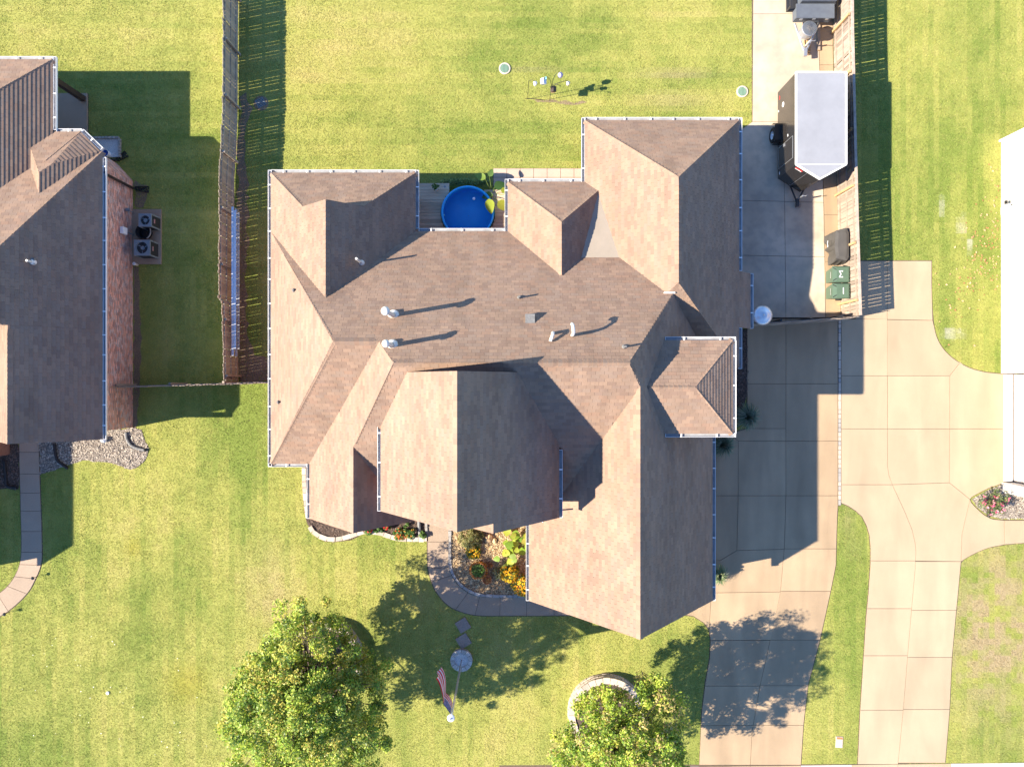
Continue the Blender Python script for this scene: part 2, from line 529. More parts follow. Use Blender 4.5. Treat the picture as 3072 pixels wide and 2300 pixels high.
# grey pad behind the gate, and its strip to the north
pad_out = [(2257, -60), (2462, -60), (2462, 300), (2470, 600), (2476, 953), (2215, 953), (2215, 396), (2257, 368)]
pad = base_sheet('parking_pad', pad_out, label='grey concrete parking pad behind the gate')
PR = [(2456, -60), (2456, 150), (2465, 400), (2470, 600), (2476, 953)]
strip([(2260, -60), (2257, 366)], PR, [-60, 43, 366], 'concrete', pad)
slab([(2257, 366), (2463, 366), (2350, 604), (2350, 604), (2219, 600), (2219, 394)][:3] + [(2355, 604), (2219, 602), (2219, 394)], 'concrete', pad) if False else None
slab([(2257, 366), (2352, 366), (2353, 605), (2217, 602), (2217, 394)], 'concrete', pad)
slab([(2352, 366), (2463, 366), (2470, 608), (2353, 605)], 'concrete', pad)
slab([(2217, 602), (2353, 605), (2355, 769), (2217, 766)], 'concrete', pad)
slab([(2353, 605), (2470, 608), (2473, 771), (2355, 769)], 'concrete', pad)
slab([(2217, 766), (2355, 769), (2357, 953), (2217, 953)], 'concrete', pad)
slab([(2355, 769), (2473, 771), (2476, 953), (2357, 953)], 'concrete', pad)
# aggregate strip along the right fence
strip_out = [(2457, -60), (2500, -60), (2499, 150), (2512, 600), (2524, 953), (2477, 953), (2471, 600), (2457, 150)]
edge_strip = base_sheet('aggregate_strip', strip_out, grow=0.0, z=0.006, label='narrow tan aggregate strip along the right fence')
strip([(2457, -60), (2457, 150), (2471, 600), (2477, 953)], [(2498, -60), (2498, 150), (2511, 600), (2522, 953)], [-60, 85, 196, 335, 480, 645, 785, 953], 'aggregate', edge_strip)

# neighbour's pale driveway on the right
NL = [(2523, 957), (2523, 1508), (2545, 1517), (2566, 1531), (2586, 1549), (2600, 1577), (2608, 1605), (2611, 1640), (2611, 1690), (2605, 1780), (2598, 1852), (2587, 2026), (2580, 2135), (2573, 2290)]
NM = [(2661, 783), (2662, 1400), (2666, 1425), (2680, 1462), (2700, 1505), (2716, 1540), (2736, 1590), (2745, 1630), (2747, 1655), (2745, 1700), (2734, 1825), (2722, 1966), (2709, 2126), (2693, 2292)]
NR = [(2882, 1683), (2872, 1790), (2868, 1829), (2855, 1970), (2848, 2127), (2835, 2285)]
ncurve = smooth_px([(2794, 855), (2797, 940), (2806, 1000), (2826, 1042), (2860, 1076), (2905, 1102), (2955, 1116), (3014, 1122)], 3)
scurve = smooth_px([(3072, 1628), (3020, 1632), (2965, 1642), (2915, 1663), (2882, 1683)], 3)
bedcurve = smooth_px([(3018, 1446), (2972, 1461), (2936, 1478), (2909, 1497), (2930, 1525), (2962, 1550), (3000, 1559), (3120, 1560)], 3)
n_out = [(2566, 783), (2794, 783)] + ncurve + [(3045, 1122), (3045, 1446)] + bedcurve + [(3120, 1628)] + scurve + NR + [(2573, 2290)] + NL[::-1][1:] + [(2566, 957)]
ndrive = base_sheet('neighbour_driveway', n_out, label='pale concrete driveway of the house on the right')
A = 'aggregate_pale'
slab([(2566, 783), (2661, 783), (2661, 958), (2566, 957)], A, ndrive)
slab([(2661, 783), (2794, 783), (2794, 855), (2797, 961), (2661, 958)], A, ndrive)
strip([(2523, 957), (2523, 1508)], NM, [957, 1127, 1286, 1453], A, ndrive)
nc = [p for p in ncurve if p[0] <= 2884]
slab([(2661, 959), (2797, 961)] + [p for p in nc if p[1] > 965 and p[0] < 2878] + [(2880, 1086), (2848, 1127), (2661, 1127)], A, ndrive)
slab([(2848, 1127), (2880, 1086)] + [p for p in ncurve if p[0] > 2884] + [(3020, 1122), (3020, 1286), (2848, 1286)], A, ndrive)
slab([(2662, 1127), (2848, 1127), (2848, 1286), (2662, 1286)], A, ndrive)
slab([(2662, 1286), (2848, 1286), (2847, 1447), (2676, 1453), (2666, 1425), (2662, 1400)], A, ndrive)
slab([(2848, 1286), (3020, 1286), (3020, 1446)] + bedcurve[1:10] + [(2847, 1447)], A, ndrive)
strip(NL, NM, [1453, 1681], A, ndrive)
slab([(2676, 1453), (2847, 1447), (2909, 1497), (2885, 1600), (2882, 1683), (2746, 1681), (2747, 1655), (2745, 1630), (2736, 1590), (2716, 1540), (2700, 1505), (2680, 1462)], A, ndrive)
bc = bedcurve[9:]
slab([(2909, 1497)] + bc[1:-4] + [(3012, 1560), (3012, 1632)] + [p for p in scurve if p[0] < 3010] + [(2885, 1600)], A, ndrive)
slab([(3012, 1560), (3120, 1560), (3120, 1628), (3072, 1628), (3012, 1632)], A, ndrive)
strip(NL, NM, [1681, 1824, 1965, 2128, 2290], A, ndrive)
strip(NM, NR, [1683, 1829, 1970, 2126, 2286], A, ndrive)

# street pavement at the bottom edge
walk = base_sheet('street_pavement', [(1500, 2296), (3300, 2290), (3300, 2420), (1500, 2420)], z=0.003, label='pale street pavement along the lower edge')
for u0, u1, m in ((1500, 1700, 'sidewalk_concrete'), (1700, 1900, 'sidewalk_concrete'), (1900, 2096, 'sidewalk_concrete'), (2096, 2250, 'aggregate'), (2250, 2402, 'aggregate'), (2402, 2555, 'sidewalk_concrete'), (2555, 2693, 'aggregate_pale'), (2693, 2852, 'aggregate_pale'), (2852, 2950, 'sidewalk_concrete'), (2950, 3050, 'sidewalk_concrete'), (3050, 3300, 'sidewalk_concrete')):
    slab([(u0, 2297 - (u0 - 2096) * 0.012), (u1, 2297 - (u1 - 2096) * 0.012), (u1, 2420), (u0, 2420)], m, walk)

# row of bricks between the two driveways
brick_row = base_sheet('brick_edging', [(2513.5, 955), (2523, 955), (2523, 1518), (2513.5, 1518)], grow=-0.005, z=0.006, label='row of bricks between the two driveways')
v = 958
while v < 1512:
    ln = random.choice((13.5, 13.5, 27))
    slab([(2514, v), (2522.6, v), (2522.6, min(v + ln, 1515)), (2514, min(v + ln, 1515))], random.choice(('stone_pale', 'stone_grey', 'stone_pale')), brick_row, z1=0.035 + random.uniform(0, 0.008), gap=0.012, name='brick')
    v += ln

# front walk of the middle house
wl = smooth_px([(1283, 1500), (1283, 1600), (1283, 1690), (1291, 1733), (1310, 1776), (1345, 1815), (1390, 1836), (1440, 1845), (1520, 1845.5), (1600, 1845.5), (1680, 1845), (1730, 1844)], 4)
wr = smooth_px([(1346, 1500), (1346, 1600), (1346, 1690), (1352, 1717), (1370, 1748), (1392, 1768), (1418, 1782), (1450, 1789), (1520, 1791), (1600, 1791), (1680, 1791), (1730, 1791)], 4)
fwalk = base_sheet('front_walk', wl + wr[::-1], grow=0.035, label='curved tan aggregate walk to the front door')
idx = [0, 5, 9, 13, 22, 27, 31, 35, 39, 44]
for a, b in zip(idx, idx[1:]):
    slab(wl[a:b + 1] + wr[a:b + 1][::-1], 'path_concrete', fwalk)

# neighbour's walk on the left
ll = smooth_px([(58, 1250), (59, 1356), (60, 1421), (62, 1478), (63, 1532), (65, 1593), (65, 1655), (60, 1692), (45, 1728), (24, 1757), (-6, 1782), (-60, 1812)], 3)
lr = smooth_px([(117, 1250), (118, 1356), (120, 1421), (122, 1478), (124, 1532), (126, 1593), (127, 1655), (124, 1694), (108, 1735), (82, 1780), (26, 1832), (-40, 1870)], 3)
lwalk = base_sheet('neighbour_walk', ll + lr[::-1], grow=0.03, label='curved concrete walk to the left house')
for a, b in zip(range(0, 33, 3), range(3, 34, 3)):
    slab(ll[a:b + 1] + lr[a:b + 1][::-1], 'path_concrete', lwalk)
# left patio
lpat = base_sheet('patio', [(40, 281), (266, 281), (266, 470), (40, 470)], grow=0.0, label='small concrete patio of the left house')
slab([(40, 282), (265, 282), (265, 470), (40, 470)], 'path_concrete', lpat, z1=0.10)
acpad = [(398, 629), (486, 629), (486, 793), (398, 793)]

# stepping pavers behind the middle house
back_walk = base_sheet('paver_walk', [(1479, 505), (1756, 505), (1756, 560), (1479, 560)], grow=0.0, z=0.005, label='row of square pavers behind the house')
for i in range(7):
    for j in range(2):
        u0 = 1480 + i * 40.3; v0 = 506 + j * 27
        if u0 < 1750: slab([(u0, v0), (min(u0 + 40.3, 1755), v0), (min(u0 + 40.3, 1755), v0 + 27), (u0, v0 + 27)], 'paver', back_walk, z1=0.03 + random.uniform(0, 0.008), name='paver')

# ------------------------------------------------------------------ planting beds and bare soil
def wobble(poly, amp=0.05, step=0.25, seed=0):
    out = []
    rr = random.Random(seed)
    n = len(poly)
    for i in range(n):
        p, q = Vector(poly[i]), Vector(poly[(i + 1) % n])
        k = max(1, int((q - p).length / step))
        for j in range(k):
            r = p.lerp(q, j / k)
            out.append((r.x + rr.uniform(-amp, amp), r.y + rr.uniform(-amp, amp)))
    return out


def bed(name, px, m, label, z=0.012, amp=0.04, keep=0.0, seed=1):
    poly = wobble([G(*p) for p in px], amp, 0.25, seed)
    o = structure(name, MB().add([(x, y, z) for x, y in (poly if area(poly) > 0 else poly[::-1])], [tuple(range(len(poly)))]), m, label=label)
    EXCL.append((poly, keep))
    return poly


def chips(name, polys, n, cols, size, label, z=0.02):
    """loose bark chips / straw lying on beds: small flat boxes, one uncountable mass"""
    pts = []
    for poly in polys:
        xs = [p[0] for p in poly]; ys = [p[1] for p in poly]
        k = int(n * abs(area(poly)))
        x = rng.uniform(min(xs), max(xs), k * 2); y = rng.uniform(min(ys), max(ys), k * 2)
        ok = inpoly(x, y, poly)
        pts.append(np.stack([x[ok], y[ok]], 1))
    p = np.concatenate(pts); k = len(p)
    a = rng.uniform(0, 2 * np.pi, k); l = rng.uniform(0.5, 1.3, k) * size; w = l * rng.uniform(0.2, 0.45, k)
    tz = rng.uniform(-0.4, 0.4, k); z0 = z + rng.uniform(0, 0.02, k)
    dx = np.stack([np.cos(a) * l, np.sin(a) * l, tz * l], 1); dy = np.stack([-np.sin(a) * w, np.cos(a) * w, rng.uniform(-0.3, 0.3, k) * w], 1)
    c = np.concatenate([p, (z0 + np.abs(tz) * l * 0.5)[:, None]], 1)
    V = np.stack([c - dx / 2 - dy / 2, c + dx / 2 - dy / 2, c + dx / 2 + dy / 2, c - dx / 2 + dy / 2], 1).reshape(-1, 3)
    F = np.arange(4 * k).reshape(k, 4)
    cc = np.array(cols)[rng.integers(0, len(cols), k)] * rng.uniform(0.7, 1.25, (k, 1))
    o = soup(name, V, F, cc, 'litter')
    tag(o, label, kind='stuff')
    return o


def inpoly(x, y, poly):
    ins = np.zeros(len(x), bool)
    n = len(poly)
    for i in range(n):
        x0, y0 = poly[i]; x1, y1 = poly[(i + 1) % n]
        if y0 == y1: continue
        cnd = ((y0 > y) != (y1 > y)) & (x < (x1 - x0) * (y - y0) / (y1 - y0) + x0)
        ins ^= cnd
    return ins


bed_a = bed('planting_bed', [(904, 1392), (940, 1392), (960, 1540), (1140, 1560), (1284, 1540), (1284, 1622), (1225, 1624), (1180, 1618), (1135, 1602), (1092, 1600), (1050, 1616), (1010, 1627), (972, 1622), (945, 1606), (928, 1584), (916, 1540)], 'mulch', 'mulched planting bed under the front left bay', seed=2)
bed_b = bed('planting_bed', [(1348, 1540), (1600, 1540), (1600, 1792), (1450, 1786), (1418, 1778), (1394, 1764), (1374, 1745), (1357, 1714), (1350, 1690)], 'straw', 'straw covered planting bed between walk and garage', amp=0.01, seed=3)
bed_c = bed('planting_bed', [(-40, 1300), (57, 1300), (57, 1466), (0, 1466), (-40, 1470)], 'mulch', 'shaded mulch bed left of the neighbour walk', seed=4)
bed_d = bed('planting_bed', [(119, 1300), (400, 1285), (425, 1290), (435, 1320), (445, 1345), (436, 1380), (415, 1398), (392, 1409), (350, 1392), (300, 1382), (250, 1382), (215, 1390), (170, 1410), (122, 1422)], 'mulch_grey', 'grey mulch bed in front of the left house', seed=5)
bed_e = bed('planting_bed', [(2914, 1497), (2940, 1482), (2975, 1464), (3020, 1449), (3130, 1449), (3130, 1555), (3000, 1555), (2964, 1546), (2932, 1521)], 'mulch_grey', 'mulch bed with a rose bush by the right garage', amp=0.01, seed=6)
bed_g = bed('planting_bed', [(2205, 985), (2243, 985), (2243, 1170), (2238, 1200), (2222, 1235), (2205, 1260)], 'mulch', 'dark mulch bed under the side eave', seed=7)
soil_a = bed('bare_soil', [(722, 300), (745, 280), (752, 320), (738, 430), (742, 520), (745, 700), (738, 900), (748, 1020), (770, 1060), (800, 1075), (815, 1100), (815, 1140), (712, 1145), (706, 800), (712, 500), (718, 380)], 'soil', 'bare soil strip along the foot of the left fence', z=0.006, amp=0.12, keep=0.28, seed=8)
soil_c = bed('bare_soil', [(405, 540), (440, 560), (440, 610), (405, 625)], 'soil', 'worn soil beside the neighbour brick wall', z=0.006, amp=0.1, keep=0.3, seed=10)
soil_d = bed('bare_soil', [(1575, 297), (1640, 300), (1700, 304), (1760, 308), (1700, 312), (1630, 309)], 'soil', 'worn soil under the bird feeder poles', z=0.006, amp=0.08, keep=0.62, seed=11)
soil_e = bed('bare_soil', [(402, 800), (418, 800), (425, 1050), (410, 1300), (402, 1300)], 'soil', 'soil strip at the foot of the brick wall', z=0.007, amp=0.05, keep=0.15, seed=12)
chips('bark_mulch', [bed_a, bed_g, bed_c], 320, [(0.16, 0.11, 0.085), (0.10, 0.07, 0.055), (0.21, 0.15, 0.12)], 0.07, 'loose dark bark chips on the beds')
chips('straw_mulch', [bed_b], 500, [(0.52, 0.38, 0.22), (0.42, 0.28, 0.15), (0.62, 0.48, 0.30), (0.20, 0.13, 0.08)], 0.075, 'loose straw and chips on the front bed')
chips('grey_mulch', [bed_d, bed_e], 380, [(0.38, 0.33, 0.28), (0.30, 0.26, 0.22), (0.46, 0.40, 0.33), (0.22, 0.19, 0.165)], 0.075, 'loose grey bark chips by the neighbour houses')


# ------------------------------------------------------------------ roofs
def pW(X, he, p): return (p, 0.0, he - p * X)
def pE(X, he, p): return (-p, 0.0, he + p * X)
def pN(Y, he, p): return (0.0, -p, he + p * Y)
def pS(Y, he, p): return (0.0, p, he - p * Y)
def zp(pl, x, y): return pl[0] * x + pl[1] * y + pl[2]


def rect(x0, x1, y0, y1): return [(x0, y0), (x1, y0), (x1, y1), (x0, y1)]


class Mass:
    def __init__(s, foot, planes, off=0.0, shingles=True):
        s.foot = foot; s.planes = [(a, b, c + off) for a, b, c in planes]; s.shingles = shingles
        s.polys = []
        for i, pi in enumerate(s.planes):
            poly = foot
            for j, pj in enumerate(s.planes):
                if i != j and len(poly) > 2:
                    poly = clip_half(poly, pj[0] - pi[0], pj[1] - pi[1], pj[2] - pi[2])
            poly = [p for k, p in enumerate(poly) if math.dist(p, poly[k - 1]) > 1e-3]
            s.polys.append(poly if len(poly) > 2 and abs(area(poly)) > 0.01 else [])

    def inside(s, x, y):
        n = len(s.foot)
        for i in range(n):
            p, q = s.foot[i], s.foot[(i + 1) % n]
            if (q[0] - p[0]) * (y - p[1]) - (q[1] - p[1]) * (x - p[0]) < -1e-6: return False
        return True

    def z(s, x, y):
        return min(zp(p, x, y) for p in s.planes) if s.inside(x, y) else -1e9


TINTS = [(0.88, 0.86, 0.87), (0.95, 0.94, 0.93), (1.0, 1.0, 1.0), (1.05, 1.03, 1.01), (1.10, 1.08, 1.05), (0.97, 1.0, 1.03), (1.03, 0.97, 0.94), (0.92, 0.92, 0.95)]
EXPO, TABW, LIP = 0.148, 0.30, 0.018
_sh_cache = {}


def shingle_mesh(slope_len, tint):
    """one tab: flat wedge, its lower edge LIP proud; local x across, y up the slope (plan), z up (built per pitch)"""
    key = (round(slope_len, 3), tint)
    if key not in _sh_cache:
        a, b = TABW - 0.007, slope_len
        vs = [(-a / 2, 0, 0), (a / 2, 0, 0), (a / 2, 0, LIP), (-a / 2, 0, LIP), (a / 2, b, 0.002), (-a / 2, b, 0.002)]
        _sh_cache[key] = MB().add(vs, [(0, 1, 2, 3), (3, 2, 4, 5), (1, 4, 2), (0, 3, 5)], tint).mesh('shingle', 'shingle')
    return _sh_cache[key]


def shingle_roof(masses, roof, cap=300, xlim=None):
    """lay lapped tabs on every visible roof face; the tabs that show largest become objects, the rest one part"""
    rest = MB(); full = []
    for mi, ms in enumerate(masses):
        if not ms.shingles: continue
        for pl, poly in zip(ms.planes, ms.polys):
            if not poly: continue
            if area(poly) < 0: poly = poly[::-1]
            g = math.hypot(pl[0], pl[1])
            up = Vector((pl[0], pl[1])) / g
            ac = Vector((up.y, -up.x))
            cosp = 1 / math.sqrt(1 + g * g)
            de = EXPO * cosp
            us = [Vector(p).dot(up) for p in poly]; as_ = [Vector(p).dot(ac) for p in poly]
            u0, u1, a0, a1 = min(us), max(us), min(as_), max(as_)
            row = 0; u = u0
            nrm = Vector((-pl[0], -pl[1], 1)).normalized()
            while u < u1:
                a = a0 - TABW + (row % 2) * TABW * 0.5 + random.uniform(-0.12, 0.12) * TABW
                tin = None
                while a < a1:
                    w = TABW
                    c0 = up * u + ac * a
                    quad = [tuple(up * u + ac * a), tuple(up * u + ac * (a + w - 0.006)), tuple(up * (u + de) + ac * (a + w - 0.006)), tuple(up * (u + de) + ac * a)]
                    if area(quad) < 0: quad = quad[::-1]
                    a += w
                    q = clip_convex(quad, poly)
                    if len(q) < 3: continue
                    cx = sum(p[0] for p in q) / len(q); cy = sum(p[1] for p in q) / len(q)
                    if xlim and not (xlim[0] < cx < xlim[1]): continue
                    zc = zp(pl, cx, cy)
                    hid = False
                    for mj, mo in enumerate(masses):
                        if mj != mi and max(mo.z(px_, py_) for px_, py_ in ((cx, cy),)) > zc + 0.004:
                            if min(mo.z(px_, py_) - zp(pl, px_, py_) for px_, py_ in q) > 0.004: hid = True; break
                            if mo.z(cx, cy) > zc + 0.12: hid = True; break
                    if hid: continue
                    t = random.choice(TINTS)
                    if len(q) == 4 and abs(area(q)) > 0.98 * abs(area(quad)):
                        cc = up * u + ac * (a - w / 2)
                        dist = math.hypot(math.hypot(cc.x, cc.y), CAM_H - zc)
                        view = Vector((-cc.x, -cc.y, CAM_H - zc)) / dist
                        full.append((nrm.dot(view) / dist ** 2, cc, pl, up, ac, nrm, t, quad, u, de))
                        continue
                    tab(rest, q, pl, up, u, de, nrm, t)
                u += de; row += 1
    full.sort(key=lambda s: -s[0])
    for k, (sc, cc, pl, up, ac, nrm, t, quad, u, de) in enumerate(full):
        if k < cap:
            o = link('shingle', shingle_mesh(EXPO, t), roof)
            yv = Vector((up.x, up.y, math.hypot(pl[0], pl[1]))).normalized()
            xv = yv.cross(nrm)
            Mx = Matrix((xv, yv, nrm)).transposed().to_4x4()
            Mx.translation = Vector((cc.x, cc.y, zp(pl, cc.x, cc.y) + 0.002))
            o.matrix_local = Mx
        else:
            tab(rest, quad, pl, up, u, de, nrm, t)
    o = rest.build('shingle_field', 'shingle', roof)
    o['kind'] = 'stuff'


def tab(mb, q, pl, up, u, de, nrm, t):
    top = []; bot = []
    for p in q:
        s = (Vector(p).dot(up) - u) / de
        b = Vector((p[0], p[1], zp(pl, p[0], p[1]) + 0.002))
        bot.append(b); top.append(b + nrm * (LIP * max(0.12, 1 - s)))
    n = len(q)
    mb.add(top + bot, [tuple(range(n))] + [(i, i + n, (i + 1) % n + n, (i + 1) % n) for i in range(n)], t)


def caps(masses, roof, edges):
    """overlapping cap pieces along hips and ridges; edges: list of 3-D point pairs (low, high)"""
    for p, q in edges:
        p, q = Vector(p), Vector(q)
        d = q - p; n = max(1, int(d.length / 0.17))
        d.normalize()
        side = Vector((d.y, -d.x, 0)).normalized()
        mb = MB()
        for i in range(n):
            a = p + d * (i * 0.17); b = p + d * (i * 0.17 + 0.24)
            t = random.choice(TINTS)
            w = 0.13; dz = Vector((0, 0, 0.03)); drop = 0.10
            L0, R0 = a + side * w - Vector((0, 0, drop)), a - side * w - Vector((0, 0, drop))
            L1, R1 = b + side * w - Vector((0, 0, drop)), b - side * w - Vector((0, 0, drop))
            mb.add([L0 + dz, a + dz * 1.5, R0 + dz, L1, b + dz * 0.6, R1], [(0, 1, 4, 3), (1, 2, 5, 4), (0, 2, 1)], t)
        mb.build('ridge_cap', 'shingle', roof)


def roof_deck(masses, house, label=None):
    mb = MB()
    for ms in masses:
        for pl, poly in zip(ms.planes, ms.polys):
            if not poly: continue
            if area(poly) < 0: poly = poly[::-1]
            n = len(poly)
            top = [(x, y, zp(pl, x, y)) for x, y in poly]; bot = [(x, y, z - 0.13) for x, y, z in top]
            mb.add(top + bot, [tuple(range(n)), tuple(range(2 * n - 1, n - 1, -1))] + [(i, i + n, (i + 1) % n + n, (i + 1) % n) for i in range(n)])
    return mb.build('roof', 'roof_deck', house)


def gutter(house, p, q, h, out, straps=True, downs=None):
    """white open gutter along an eave from p to q (plan), at height h, out = outward unit normal (plan)"""
    p, q, o = Vector(p), Vector(q), Vector(out)
    d = (q - p); ln = d.length; d.normalize()
    Mx = Matrix(((d.x, o.x, 0, p.x), (d.y, o.y, 0, p.y), (0, 0, 1, h), (0, 0, 0, 1)))
    mb = MB()
    W = 0.13
    mb.box(-0.0, ln, 0.0, W, -0.115, -0.10, M=Mx)
    mb.box(-0.0, ln, W - 0.006, W + 0.004, -0.1, 0.0, M=Mx)
    mb.box(-0.0, ln, -0.012, 0.004, -0.16, -0.02, M=Mx)
    for e in (0.0, ln - 0.012): mb.box(e, e + 0.012, 0.004, W - 0.012, -0.10, -0.005, M=Mx)
    g = mb.build('gutter', 'white_metal', house)
    MB().box(0.012, ln - 0.012, 0.004, W - 0.006, -0.10, -0.085, M=Mx).build('trough_floor', 'gutter_floor_shade', g)  # added floor strip whose dark colour carries the trough's shade as well as grime
    if straps:
        n = max(1, int(ln / 0.95))
        me = MB().box(-0.022, 0.022, 0.0, W + 0.006, -0.008, 0.008).mesh('strap', 'white_metal')
        for i in range(n):
            t = (i + 0.5) * ln / n + random.uniform(-0.1, 0.1)
            s = link('strap', me, g)
            M2 = Mx.copy(); M2.translation = Mx @ Vector((t, 0, 0))
            s.matrix_local = M2
    return g


def gable_wall(mb, ms, x0, x1, xr, y0, y1, z0=0.0, drop=0.16):
    prof = [(x0, z0), (x1, z0)]
    zt = lambda x: min(zp(p, x, (y0 + y1) / 2) for p in ms.planes) - drop
    prof += [(x1, zt(x1)), (xr, zt(xr)), (x0, zt(x0))]
    n = len(prof)
    vs = [(x, y0, z) for x, z in prof] + [(x, y1, z) for x, z in prof]
    mb.add(vs, [tuple(range(n)), tuple(range(2 * n - 1, n - 1, -1))] + [(i, i + n, (i + 1) % n + n, (i + 1) % n) for i in range(n)])


def vent(house, u, v, zfun, r, hgt, m='lead', cap=None, name='vent_pipe', box=False):
    """pipe standing on the roof at the photo reading of its foot"""
    h = 5.0
    for _ in range(12):
        q = P(u, v, h); h = 0.5 * h + 0.5 * zfun(q.x, q.y)
    q = P(u, v, h)
    mb = MB()
    if box:
        mb.box(q.x - r, q.x + r, q.y - r, q.y + r, q.z - 0.1, q.z + hgt)
    else:
        mb.tube([(q.x, q.y, q.z - 0.15), (q.x, q.y, q.z + hgt)], r, 12)
    o = mb.build(name, m, house)
    if not box:
        fb = MB().lathe(q.x, q.y, [(r * 2.6, q.z - 0.12), (r * 2.4, q.z + 0.02), (r * 1.15, q.z + 0.12)], 16)
        fb.build('flashing', m, o)
    if cap:
        MB().lathe(q.x, q.y, [(r * 0.9, q.z + hgt - 0.05), (cap, q.z + hgt), (cap * 1.03, q.z + hgt + 0.06), (cap * 0.8, q.z + hgt + 0.13), (cap * 0.4, q.z + hgt + 0.17), (0.004, q.z + hgt + 0.18)], 20).build('cap', 'pipe_white', o, True)
    return o


HE = 2.9
# ---- the house in the middle
house = thing('house', 'large brown shingled house with many hips in the middle of the picture', 'house', (0, 0, 0))
A1 = Mass(rect(-9.87, -3.95, 2.0, 8.62), [pW(-9.87, HE, .92), pE(-3.95, HE, .92), pN(8.62, HE, .92)])
YG = 6.83
A2 = Mass(rect(-9.0, -4.8, 2.0, YG), [pW(-9.87, HE, .92), pE(-3.95, HE, .92)], 0.02)
M1 = Mass(rect(-9.87, -2.0, -3.28, 6.22), [pW(-9.87, HE, 1.18), pN(6.22, HE, .9), pS(-3.28, HE, .9)], -0.006)
M0 = Mass(rect(-8.28, 8.21, -4.3, 6.22), [pW(-8.28, HE, 1.17), pE(8.21, HE, 1.17), pN(6.22, HE, .9), pS(-6.39, HE, .7)])
D0 = Mass(rect(-8.28, -3.55, -5.53, -1.5), [pW(-8.28, HE, 1.17), (-1.17, 0, 5.7 - 1.17 * 5.88)], 0.02)
G0 = Mass(rect(0.71, 8.21, -8.9, 0.0), [pW(0.71, HE, 1.17), pE(8.21, HE, 1.17)], -0.006)
F0 = Mass(rect(-4.74, 1.73, -4.62, 0.39), [(1.18, 0, 9.87 + 1.18 * 1.71), (-1.18, 0, 9.87 - 1.18 * 1.71)])
F2 = Mass(rect(-2.3, 1.73, -4.95, -3.0), [(1.18, 0, 8.58 + 1.18 * 0.62), (-1.18, 0, 9.87 - 1.18 * 1.71)], -0.01)
B0 = Mass(rect(2.99, 9.30, 0.66, 10.77), [pW(2.99, HE, .92), pE(9.30, HE, .92), pN(10.77, HE, .92), (0, .95, 5.8 - .95 * 3.71)])
B1 = Mass(rect(9.30, 9.97, 2.3, 4.6), [pE(9.30, HE, .92)])
C0 = Mass(rect(-0.16, 3.96, 3.0, 8.25), [pW(-0.16, HE, .92), pE(3.96, HE, .92), pN(8.25, HE, .92)])
K0 = Mass(rect(2.4, 4.6, 4.9, 7.75), [(0, -0.2555, 3.35 + 0.2555 * 7.7)], shingles=False)
S0 = Mass(rect(4.5, 8.08, -1.83, 1.575), [pN(1.575, 6.0, .55), pS(-1.83, 6.0, .55), pE(8.08, 6.0, .58)])
MH = [A1, A2, M1, M0, D0, G0, F0, F2, B0, B1, C0, K0, S0]
zmain = lambda x, y: max(m.z(x, y) for m in MH)
roof = roof_deck([m for m in MH if m is not K0], house)
kb = MB(); kb.add([(2.4, 4.9, zp(K0.planes[0], 0, 4.9)), (4.6, 4.9, zp(K0.planes[0], 0, 4.9)), (4.6, 7.75, zp(K0.planes[0], 0, 7.75)), (2.4, 7.75, zp(K0.planes[0], 0, 7.75)), (2.4, 4.9, 3), (4.6, 4.9, 3), (4.6, 7.75, 3), (2.4, 7.75, 3)], [(0, 1, 2, 3), (0, 4, 5, 1), (1, 5, 6, 2), (2, 6, 7, 3), (3, 7, 4, 0)])
tag(kb.build('valley_saddle', 'roll_roofing', house), 'grey flat saddle between two roof slopes')
shingle_roof(MH, roof)
z3 = lambda x, y, ms: (x, y, ms.z(x, y) + 0.005)
hx = lambda ms, x, y: (x, y, min(zp(p, x, y) for p in ms.planes))
rA = (-9.87 - 3.95) / 2
E = []
E += [((-9.87, 8.62, HE), hx(A1, -8.08, YG)), ((-3.95, 8.62, HE), hx(A1, -5.74, YG)), (hx(A2, rA, 3.3), hx(A2, rA, YG))]
rb = (2.99 + 9.30) / 2
E += [((2.99, 10.77, HE), hx(B0, rb, 10.77 - 3.155)), ((9.30, 10.77, HE), hx(B0, rb, 10.77 - 3.155)), (hx(B0, rb, 3.72), hx(B0, rb, 7.6)), ((9.28, 0.68, HE), hx(B0, rb, 3.71))]
E += [((-0.16, 8.25, HE), hx(C0, 1.9, 6.19)), (hx(C0, 3.5, 7.79), hx(C0, 1.9, 6.19)), (hx(C0, 1.9, 4.15), hx(C0, 1.9, 6.19))]
E += [((-9.87, -3.28, HE), hx(M1, -6.19, 1.40)), ((-9.0, 5.05, hx(M1, -9.0, 5.05)[2]), hx(M1, -6.3, 1.6)), (hx(M1, -6.2, 1.47), hx(M1, -4.7, 1.47))]
yr = 0.71
xw = -8.28 + (7.87 - HE) / 1.17; xe = 8.21 - (7.87 - HE) / 1.17
ry = 6.22 - (7.87 - HE) / 0.9
E += [(hx(M0, xw, ry), hx(M0, -3.2, ry)), (hx(M0, -0.3, ry), hx(M0, xe, ry)), (hx(M0, -4.6, 1.4), hx(M0, xw, ry)), (hx(M0, 6.0, 3.3), hx(M0, xe, ry)), (hx(M0, -5.75, -2.2), hx(M0, xw, ry)), (hx(M0, 4.44, 0.0), hx(M0, xe, ry))]
E += [(hx(D0, -5.87, -5.53), hx(D0, -5.87, -2.3)), (hx(G0, 4.46, -8.9), hx(G0, 4.46, 0.0)), (hx(F0, -1.71, -4.62), hx(F0, -1.71, 0.39))]
ys = (-1.83 + 1.575) / 2; xs = 8.08 - (0.55 * 1.7025) / 0.58
